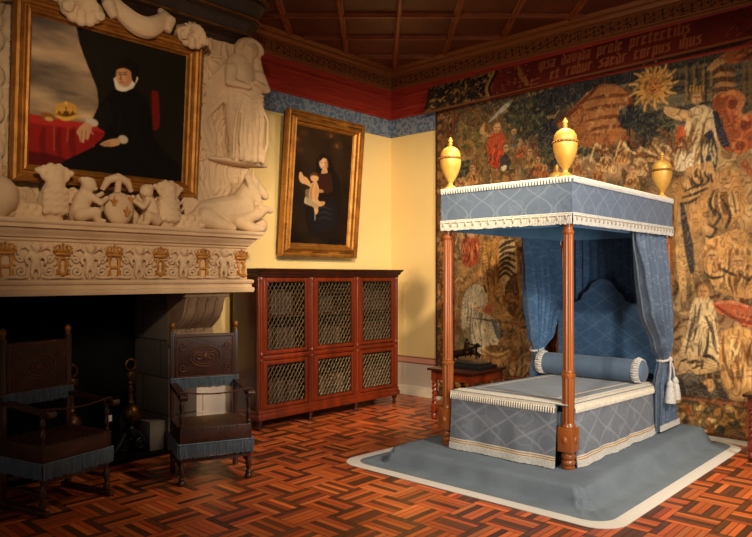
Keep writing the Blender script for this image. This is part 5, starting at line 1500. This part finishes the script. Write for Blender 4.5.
# gilt urns
def urn(x, y):
    z = ZT+.006
    u = MB().lathe([(.055,0),(.068,.004),(.066,.018),(.05,.026),(.042,.036),(.022,.05),(.018,.066),(.026,.08),(.05,.115),(.074,.165),(.088,.215),(.092,.25),(.091,.275),(.085,.285)], (x,y,z), 28)
    uo = obj('urn', u, M['urn_gold'], bed)
    rim = MB().lathe([(.088,.268),(.094,.274),(.094,.286),(.088,.292)], (x,y,z), 28)
    for k in range(22): rim.ball((x+.094*math.cos(k*2*PI/22), y+.094*math.sin(k*2*PI/22), z+.28), .008, 6, 5)
    obj('rim', rim, M['gold_dull'], uo)
    obj('lid', MB().lathe([(.086,.288),(.088,.305),(.082,.335),(.064,.364),(.038,.380),(.018,.388),(.014,.392)], (x,y,z), 28), M['urn_gold'], uo)
    obj('knob', MB().lathe([(.012,.388),(.012,.40),(.022,.406),(.014,.414),(.013,.422),(.02,.43),(.02,.442),(.010,.456),(.003,.468)], (x,y,z), 18), M['urn_gold'], uo)
urn(BX0+.01, BY0+.03); urn(BX0+.01, BY1-.02); urn(BX1-.12, BY0+.0); urn(BX1-.12, BY1-.02)
# mattress / coverlet
MZ = .648
cx0, cx1, cy0, cy1 = BX0-.06, BX1-.05, BY0-.02, BY1-.085
def mz(x): return MZ-.055*(x-cx0)/(cx1-cx0)
def cov_top(u, v):
    x = cx0+(cx1-cx0)*u; y = cy0+(cy1-cy0)*v
    e = min(u*(cx1-cx0), (1-u)*9, v*(cy1-cy0), (1-v)*(cy1-cy0))
    return (x, y, mz(x)-.022*math.exp(-e/.03)+.006*math.sin(PI*v)*math.sin(PI*min(1,u)))
ct = MB().grid(cov_top, 40, 26)
obj('coverlet', ct, M['blue_cloth'], bed)
obj('mattress', MB().bbox(BX0+.0, BX1-.05, BY0+.065, BY1-.065, .33, MZ-.09, .02), M['blue_cloth'], bed)
def ztop(x, y):
    return cov_top((x-cx0)/(cx1-cx0), (y-cy0)/(cy1-cy0))[2]
# cream bands let into the coverlet
def band(pts, w, dz=.003):
    m_ = MB()
    for (xa,ya),(xb,yb) in zip(pts[:-1], pts[1:]):
        L = math.hypot(xb-xa,yb-ya); ux, uy = (xb-xa)/L, (yb-ya)/L; px, py = -uy*w/2, ux*w/2; n_ = 24
        xa2, ya2, xb2, yb2 = xa-ux*w/2, ya-uy*w/2, xb+ux*w/2, yb+uy*w/2
        def g(u, v, xa2=xa2, ya2=ya2, xb2=xb2, yb2=yb2, px=px, py=py):
            x = xa2+(xb2-xa2)*u+px*(2*v-1); y = ya2+(yb2-ya2)*u+py*(2*v-1); return (x, y, ztop(x,y)+dz)
        m_.grid(g, n_, 1)
    return m_
obj('coverlet_band', band([(cx1-.05,cy1-.16),(cx0+.155,cy1-.16),(cx0+.155,cy0+.16),(cx1-.05,cy0+.16)], .032), M['cream_trim'], bed)
obj('coverlet_band', band([(cx1-.05,cy1-.035),(cx0+.035,cy1-.035),(cx0+.035,cy0+.035),(cx1-.05,cy0+.035)], .06), M['cream_trim'], bed)
# tasselled edge of the coverlet
def edge_fringe(pts, z1, drop, step=.021):
    f = MB()
    for (xa,ya),(xb,yb) in zip(pts[:-1], pts[1:]):
        L = math.hypot(xb-xa,yb-ya); nx, ny = (yb-ya)/L, -(xb-xa)/L; n_ = int(L/step)
        f.grid(lambda u, v: (xa+(xb-xa)*u+nx*.006, ya+(yb-ya)*u+ny*.006, mz(xa+(xb-xa)*u)-MZ+z1-.028+.03*v), 30, 1); zz1 = z1
        for q in range(n_):
            u = (q+.5)/n_; x, y = xa+(xb-xa)*u, ya+(yb-ya)*u; z1 = zz1+mz(x)-MZ
            f.tube([(x+nx*.008,y+ny*.008,z1-.02),(x+nx*.014,y+ny*.014,z1-.04),(x+nx*.012,y+ny*.012,z1-drop)], [.004,.0065,.005], 6)
        z1 = zz1
    return f
e = .006
obj('coverlet_fringe', edge_fringe([(cx0-e,cy1+e),(cx0-e,cy0+.09)], MZ-.02, .066), M['cream_trim'], bed)
obj('coverlet_fringe', edge_fringe([(cx0+.10,cy0-e),(cx1-.30,cy0-e)], MZ-.02, .066), M['cream_trim'], bed)
obj('coverlet_fringe', edge_fringe([(cx1-.2,cy1+e),(cx0+.1,cy1+e)], MZ-.02, .066), M['cream_trim'], bed)
# skirts, a little fuller towards the foot
def skirt(xa, ya, xb, yb, nx, ny, seed):
    L = math.hypot(xb-xa,yb-ya); q = random.Random(seed); ph = [q.uniform(0,6) for _ in range(3)]
    z0, z1 = DZ+.012, MZ-.03
    def off(u, v): return .035*(1-v)+(.010*math.sin(u*L*11+ph[0])+.006*math.sin(u*L*23+ph[1]))*(1-v)**.7
    def g(o, za=z0, zb=z1):
        def h(u, v):
            z = za+(zb-za)*v; vv = (z-z0)/(z1-z0); z += (mz(xa+(xb-xa)*u)-MZ)*vv; d = off(u, vv)+o
            return (xa+(xb-xa)*u+nx*d, ya+(yb-ya)*u+ny*d, z)
        return h
    n_ = int(L/.02)
    s = obj('skirt', MB().grid(g(0), n_, 14).grid(g(-.006), n_, 2), M['damask_grey'], bed)
    for za, zb, mt in ((z0+.048,z0+.056,'gold_braid'),(z0+.066,z0+.074,'gold_braid'),(z0+.040,z0+.082,'cream_trim')):
        obj('braid', MB().grid(g(.004 if mt == 'gold_braid' else .002, za, zb), n_, 1), M[mt], s)
    f = MB(); m_ = int(L/.012)
    for k in range(m_):
        u = (k+.5)/m_; d0 = off(u, .06)+.004; d1 = off(u, 0)+.008
        f.tube([(xa+(xb-xa)*u+nx*d0, ya+(yb-ya)*u+ny*d0, z0+.044),(xa+(xb-xa)*u+nx*d1, ya+(yb-ya)*u+ny*d1, z0-.006+rb.uniform(-.003,.003))], [.006,.007], 5)
    obj('skirt_fringe', f, M['white_fringe'], s)
skirt(cx0,cy1-.005,cx0,cy0+.085,-1,0,1); skirt(cx0+.11,cy0,cx1-.2,cy0,0,-1,2); skirt(cx1-.2,cy1,cx0+.1,cy1,0,1,3)
# headboard, head cloth
hb = [(-2.72,.5),(-2.72,1.315),(-2.90,1.32),(-2.985,1.36),(-3.01,1.42),(-3.06,1.455),(-3.11,1.53),(-3.16,1.565),(-3.22,1.58),(-3.28,1.565),(-3.33,1.53),(-3.38,1.455),(-3.43,1.42),(-3.455,1.36),(-3.54,1.32),(-3.80,1.315),(-3.80,.5)]
hbo = obj('headboard', MB().prism(hb, BX1-.075, BX1-.015, 'x'), M['damask_deep'], bed, ang=30)
obj('headboard_braid', MB().tube([(BX1-.078, y, z) for y, z in hb[1:-1]], .007, 6), M['blue_fringe'], hbo)
def hang(rows, axis, fixed, folds_, th=.006, nu=90, nv=44, ph=0.0, out=1):
    """rows: (z, s0, s1, depth) from the top down: gathered cloth in a vertical plane"""
    zs = [r[0] for r in rows]
    def at(z):
        for a, b_ in zip(rows[:-1], rows[1:]):
            if b_[0] <= z <= a[0]:
                t = (a[0]-z)/(a[0]-b_[0]); t = t*t*(3-2*t)
                return [a[i]+(b_[i]-a[i])*t for i in (1,2,3)]
        return rows[-1][1:]
    def g(o):
        def h(u, v):
            z = zs[-1]+(zs[0]-zs[-1])*v; s0, s1, d = at(z)
            w = math.sin(2*PI*folds_*u+ph+.5*math.sin(3*v))+.35*math.sin(2*PI*folds_*2.3*u+1.1)
            s = s0+(s1-s0)*u; q = (fixed(z) if callable(fixed) else fixed)+out*(d*w+o)
            return (s, q, z) if axis == 'x' else (q, s, z)
        return h
    return MB().grid(g(0), nu, nv).grid(g(-th), nu, nv)
obj('head_curtain', hang([(2.2,-3.86,-2.67,.012),(1.0,-3.86,-2.67,.012),(.2,-3.86,-2.67,.012)], 'y', BX1+.035, 13), M['damask_deep'], bed)
rowsL = [(2.22,-1.10,-.34,.014),(1.98,-1.08,-.34,.022),(1.6,-1.0,-.31,.048),(1.36,-.94,-.29,.055),(1.0,-.84,-.42,.045),(.835,-.76,-.62,.028),(.6,-.82,-.60,.028),(.16,-.86,-.58,.03)]
rowsR = [(2.22,-1.16,-.36,.014),(1.98,-1.14,-.37,.022),(1.6,-1.06,-.38,.048),(1.3,-.99,-.38,.055),(.96,-.74,-.38,.045),(.82,-.60,-.42,.030),(.6,-.70,-.28,.032),(.16,-.70,-.20,.034)]
yL = lambda z: BY1-.012+.05*min(1,max(0,(1.9-z)/.9))
cl = obj('curtain', hang(rowsL, 'x', yL, 7), M['damask_deep'], bed)
yR = lambda z: BY0-.018-.04*min(1,max(0,(1.9-z)/.9))
cr = obj('curtain', hang(rowsR, 'x', yR, 8, ph=1.0, out=-1), M['damask'], bed)
def trim_strip(rows, y, out):
    t = MB(); n_ = 40; 
    P = []
    for k in range(n_+1):
        z = rows[-1][0]+(rows[0][0]-.02-rows[-1][0])*k/n_
        for a, b_ in zip(rows[:-1], rows[1:]):
            if b_[0] <= z <= a[0]:
                q = (a[0]-z)/(a[0]-b_[0]); q = q*q*(3-2*q); P.append((a[1]+(b_[1]-a[1])*q, y(z) if callable(y) else y, z)); break
    t.tube(P, .009, 6); return t
obj('curtain_braid', trim_strip(rowsL, yL, 1), M['blue_fringe'], cl)
obj('curtain_braid', trim_strip(rowsR, yR, -1), M['blue_fringe'], cr)
def foot_trim(rows, yy):
    f = MB()
    for k in range(40):
        u = (k+.5)/40; x = rows[-1][1]+(rows[-1][2]-rows[-1][1])*u
        f.tube([(x,yy,.215),(x,yy-.004,.162)], [.006,.008], 5)
    return f
obj('curtain_fringe', foot_trim(rowsR, BY0-.095), M['white_fringe'], cr)
# tie-backs of white rope with tassels
def tieback(x, y, z, hookx, hooky, hookz, rx, tassels, out):
    t = MB()
    t.tube([(x+rx*math.cos(a), y+out*.0+.055*math.sin(a), z+.012*math.cos(a)) for a in np.linspace(0,2*PI,24)[:-1]], .012, 8, closed=True)
    t.tube([(x+rx*.7,y+out*.03,z),(x+rx*.7+(hookx-x-rx*.7)*.5, y+(hooky-y)*.5+out*.03, z+(hookz-z)*.42),(hookx,hooky,hookz)], .010, 8)
    t.ball((x,y+out*.06,z), .024, 10, 7)
    o = obj('tie_rope', t, M['white_fringe'], bed)
    if tassels:
        for k, (dx, L) in enumerate(((-.06,.20),(.07,.18))):
            ta = MB()
            ta.tube([(x,y+out*.06,z),(x+dx*.6,y+out*.075,z-L*.5),(x+dx,y+out*.075,z-L)], .009, 7)
            ta.lathe([(.012,0),(.026,-.02),(.034,-.045),(.028,-.06),(.036,-.075),(.05,-.17),(.052,-.21)], (x+dx, y+out*.08, z-L+.01), 16)
            obj('tassel', ta, M['white_fringe'], o)
    return o
tieback(-.69, BY1+.055, .84, BX1-.04, BY1+.02, 1.10, .085, False, 1)
tieback(-.51, BY0-.06, .82, BX1-.06, BY0-.05, 1.18, .10, True, -1)
# ---- bolster
bo = thing('bolster', 'long blue bolster with ruffled ends, lying across the head of the bed', 'bolster', (-.80,(BY0+BY1)/2-.01,MZ-.034))
rbz = .108
pr = [(.02,-.555),(.08,-.552),(.10,-.535),(rbz,-.50)] + [(rbz*(1+.012*math.sin(k*1.3)), -.46+.92*k/14) for k in range(15)] + [(rbz,.50),(.10,.535),(.08,.552),(.02,.555)]
obj('cushion', MB().lathe([(r, -h) for r, h in reversed(pr)], (0,0,rbz), 28, 'y'), M['bolster'], bo, local=True)
for s in (-1,1):
    rf = MB()
    for k in range(30):
        a = 2*PI*k/30; r0 = rbz-.004; r1 = rbz+.006+.006*(k%2)
        if math.sin(a) < -.85: r1 = rbz-.001
        rf.tube([(r0*math.cos(a), s*.46, rbz+r0*math.sin(a)), (r1*math.cos(a), s*.49, rbz+r1*math.sin(a)), (r0*math.cos(a), s*.53, rbz+r0*math.sin(a))], [.010,.012,.010], 6)
    obj('ruffle', rf, M['white_fringe'], bo, local=True)
# ================================================================== CARPET over the dais
ca = thing('carpet', 'blue grey carpet with white fringe draped over the low dais under the bed', 'carpet', (-1.6,-3.25,0))
def rrect(x0, x1, y0, y1, r, n_=12, per=26):
    P = []
    cs_ = [(x1-r,y1-r,0),(x0+r,y1-r,PI/2),(x0+r,y0+r,PI),(x1-r,y0+r,1.5*PI)]
    for (cx_, cy_, a0) in cs_:
        for k in range(n_+1):
            a = a0+PI/2*k/n_; P.append((cx_+r*math.cos(a), cy_+r*math.sin(a)))
    Q = []
    for i, p in enumerate(P):
        q = P[(i+1) % len(P)]; d = math.hypot(q[0]-p[0], q[1]-p[1])
        if d > .2:
            for k in range(per): Q.append((p[0]+(q[0]-p[0])*k/per, p[1]+(q[1]-p[1])*k/per))
        else: Q.append(p)
    return Q
nz_ = lambda x, y: math.sin(7*x+3*math.sin(5*y))+.6*math.sin(13*y+2*math.sin(9*x))
rings = []
top0 = rrect(-2.30,-.30,-3.72,-2.80,.05); top1 = rrect(-2.66,-.10,-4.06,-2.46,.06); edge = rrect(-2.72,-.06,-4.13,-2.41,.08)
foot = rrect(-2.80,-.05,-4.235,-2.31,.12); inn = rrect(-2.93,-.05,-4.40,-2.12,.17); out_ = rrect(-3.03,-.05,-4.50,-2.03,.21)
skew = lambda R_: [(x, y-(.11*min(1,max(0,(x+2.9)/1.7)) if y > -2.3 else 0)) for x, y in R_]      # the back edge lies a little askew
inn, out_ = skew(inn), skew(out_)
def mixr(A, B_, t): return [(a[0]+(b_[0]-a[0])*t, a[1]+(b_[1]-a[1])*t) for a, b_ in zip(A,B_)]
lay = [(top0,DZ,0),(top1,DZ,.002),(edge,DZ-.006,.004)]
for t in (.2,.4,.6,.8,1.0):
    lay.append((mixr(edge,foot,t), .008+(DZ-.014)*(1-t)**1.25, .018*math.sin(PI*min(1,t+.1))))
lay += [(mixr(foot,inn,.35),.008,.006),(mixr(foot,inn,.7),.007,.004),(inn,.006,.0)]
vs = []; fs = []; nr = len(top0)
for li, (R_, z, am) in enumerate(lay):
    for i, (x, y) in enumerate(R_):
        w = nz_(x*1.3, y*1.3) if am else 0
        cf = 0.0
        for (kx, ky) in ((-2.74,-4.15),(-2.74,-2.38)):
            dd = math.hypot(x-kx, y-ky); an = math.atan2(y-ky, x-kx)
            cf += math.exp(-(dd/.42)**2)*max(0, math.sin(an*9+1.2))*.045
        vs.append((x, y, min(DZ, max(.005, z+am*w*.7+(cf*min(1,am*120) if 0 < li < len(lay)-1 else 0)))))
for j in range(len(lay)-1):
    for i in range(nr): fs.append((j*nr+i, j*nr+(i+1)%nr, (j+1)*nr+(i+1)%nr, (j+1)*nr+i))
fs.append(tuple(reversed(range(nr))))
cb = len(vs)
vs += [(x,y,.0005) for x, y in inn]
for i in range(nr): fs.append(((len(lay)-1)*nr+i, (len(lay)-1)*nr+(i+1)%nr, cb+(i+1)%nr, cb+i))
fs.append(tuple(range(cb, cb+nr)))
obj('cloth', MB().add(vs, fs), M['carpet'], ca, ang=70)
# white border
mid = mixr(inn,out_,.35)
vs = []
for R_, z in ((inn,.0075),(mid,.0085),(out_,.005),(out_,.0008),(inn,.0008)): vs += [(x,y,z) for x, y in R_]
fs = [(j*nr+i, j*nr+(i+1)%nr, ((j+1)%5)*nr+(i+1)%nr, ((j+1)%5)*nr+i) for j in range(5) for i in range(nr)]
m_, nt, b_ = mat_new('carpet_fringe'); n = N(nt)
v = n.coord(); x, y, z = n.xyz(v)
st_ = n.math('ABSOLUTE', n.math('SINE', n.math('MULTIPLY', n.math('ADD', x, n.math('MULTIPLY', y, 1.0)), 120)))
n.link(n.mix(n.math('MULTIPLY', n.math('POWER', st_, 3), .35), lin((206,200,190)), lin((150,140,130))), b_.inputs['Base Color']); b_.inputs['Roughness'].default_value = .9
n.bump(st_, .3, .004, b_)
obj('border', MB().add(vs, fs), m_, ca, ang=30)
# ================================================================== LIGHT, CAMERA
def spot(name, loc, target, watts, col, ang, blend, size):
    l = bpy.data.lights.new(name, 'SPOT'); l.energy = watts; l.color = col; l.spot_size = math.radians(ang); l.spot_blend = blend; l.shadow_soft_size = size
    o = bpy.data.objects.new(name, l); COL.objects.link(o); o.location = loc
    o.rotation_euler = (Vector(target)-Vector(loc)).to_track_quat('-Z','Y').to_euler(); return o
def area(name, loc, target, watts, col, sx, sy):
    l = bpy.data.lights.new(name, 'AREA'); l.energy = watts; l.color = col; l.shape = 'RECTANGLE'; l.size = sx; l.size_y = sy
    o = bpy.data.objects.new(name, l); COL.objects.link(o); o.location = loc
    o.rotation_euler = (Vector(target)-Vector(loc)).to_track_quat('-Z','Y').to_euler(); return o
spot('bed_spot', (-7.0,-4.9,3.75), (-1.3,-3.0,1.2), 520, (1.0,0.88,0.72), 52, 0.7, 0.08)
spot('side_spot', (-3.2,-7.6,3.9), (-1.2,-3.4,1.0), 1050, (1.0,0.89,0.76), 75, 0.7, 0.6)
spot('low_side_fill', (-5.3,-7.8,1.5), (-1.2,-3.2,1.35), 520, (1.0,0.95,0.90), 46, 0.8, 0.7)  # soft low fill lamp added for the headboard and canopy underside
spot('wall_spot', (-5.0,-5.4,4.1), (-0.5,-0.4,1.45), 1650, (1.0,0.80,0.52), 46, 0.9, 0.1)
spot('picture_spot', (-6.2,-4.6,3.2), (-4.0,-0.8,2.6), 300, (1.0,0.78,0.55), 54, 0.9, 0.1)
spot('overhead_fill', (-1.9,-3.6,4.3), (-1.7,-3.0,0), 600, (1.0,0.78,0.50), 100, 0.9, 0.3)  # fill lamp added overhead to brighten the floor and bed top
area('window_light', (-8.6,-5.0,2.2), (-4.6,-1.2,1.2), 8, (0.8,0.88,1.0), 1.4, 2.2)
w = bpy.data.worlds.new('room_air'); S.world = w; w.use_nodes = True
w.node_tree.nodes['Background'].inputs[0].default_value = (1.0, 0.72, 0.48, 1); w.node_tree.nodes['Background'].inputs[1].default_value = 0.10

cam = bpy.data.cameras.new('camera'); co = bpy.data.objects.new('camera', cam); COL.objects.link(co)
co.location = CAM
cam.sensor_width = 36.0; cam.sensor_fit = 'HORIZONTAL'; cam.lens = FOC/752.0*36.0
co.rotation_euler = Vector((FX, FY, 0)).to_track_quat('-Z','Y').to_euler()
cam.shift_y = -(268.5-HZ)/752.0
cam.clip_start = 0.05
S.camera = co
S.view_settings.view_transform = 'Standard'; S.view_settings.look = 'None'; S.view_settings.exposure = 0.0; S.view_settings.gamma = 1.0
S.view_settings.use_curve_mapping = False
S.cycles.use_denoising = True
S.cycles.max_bounces = 6
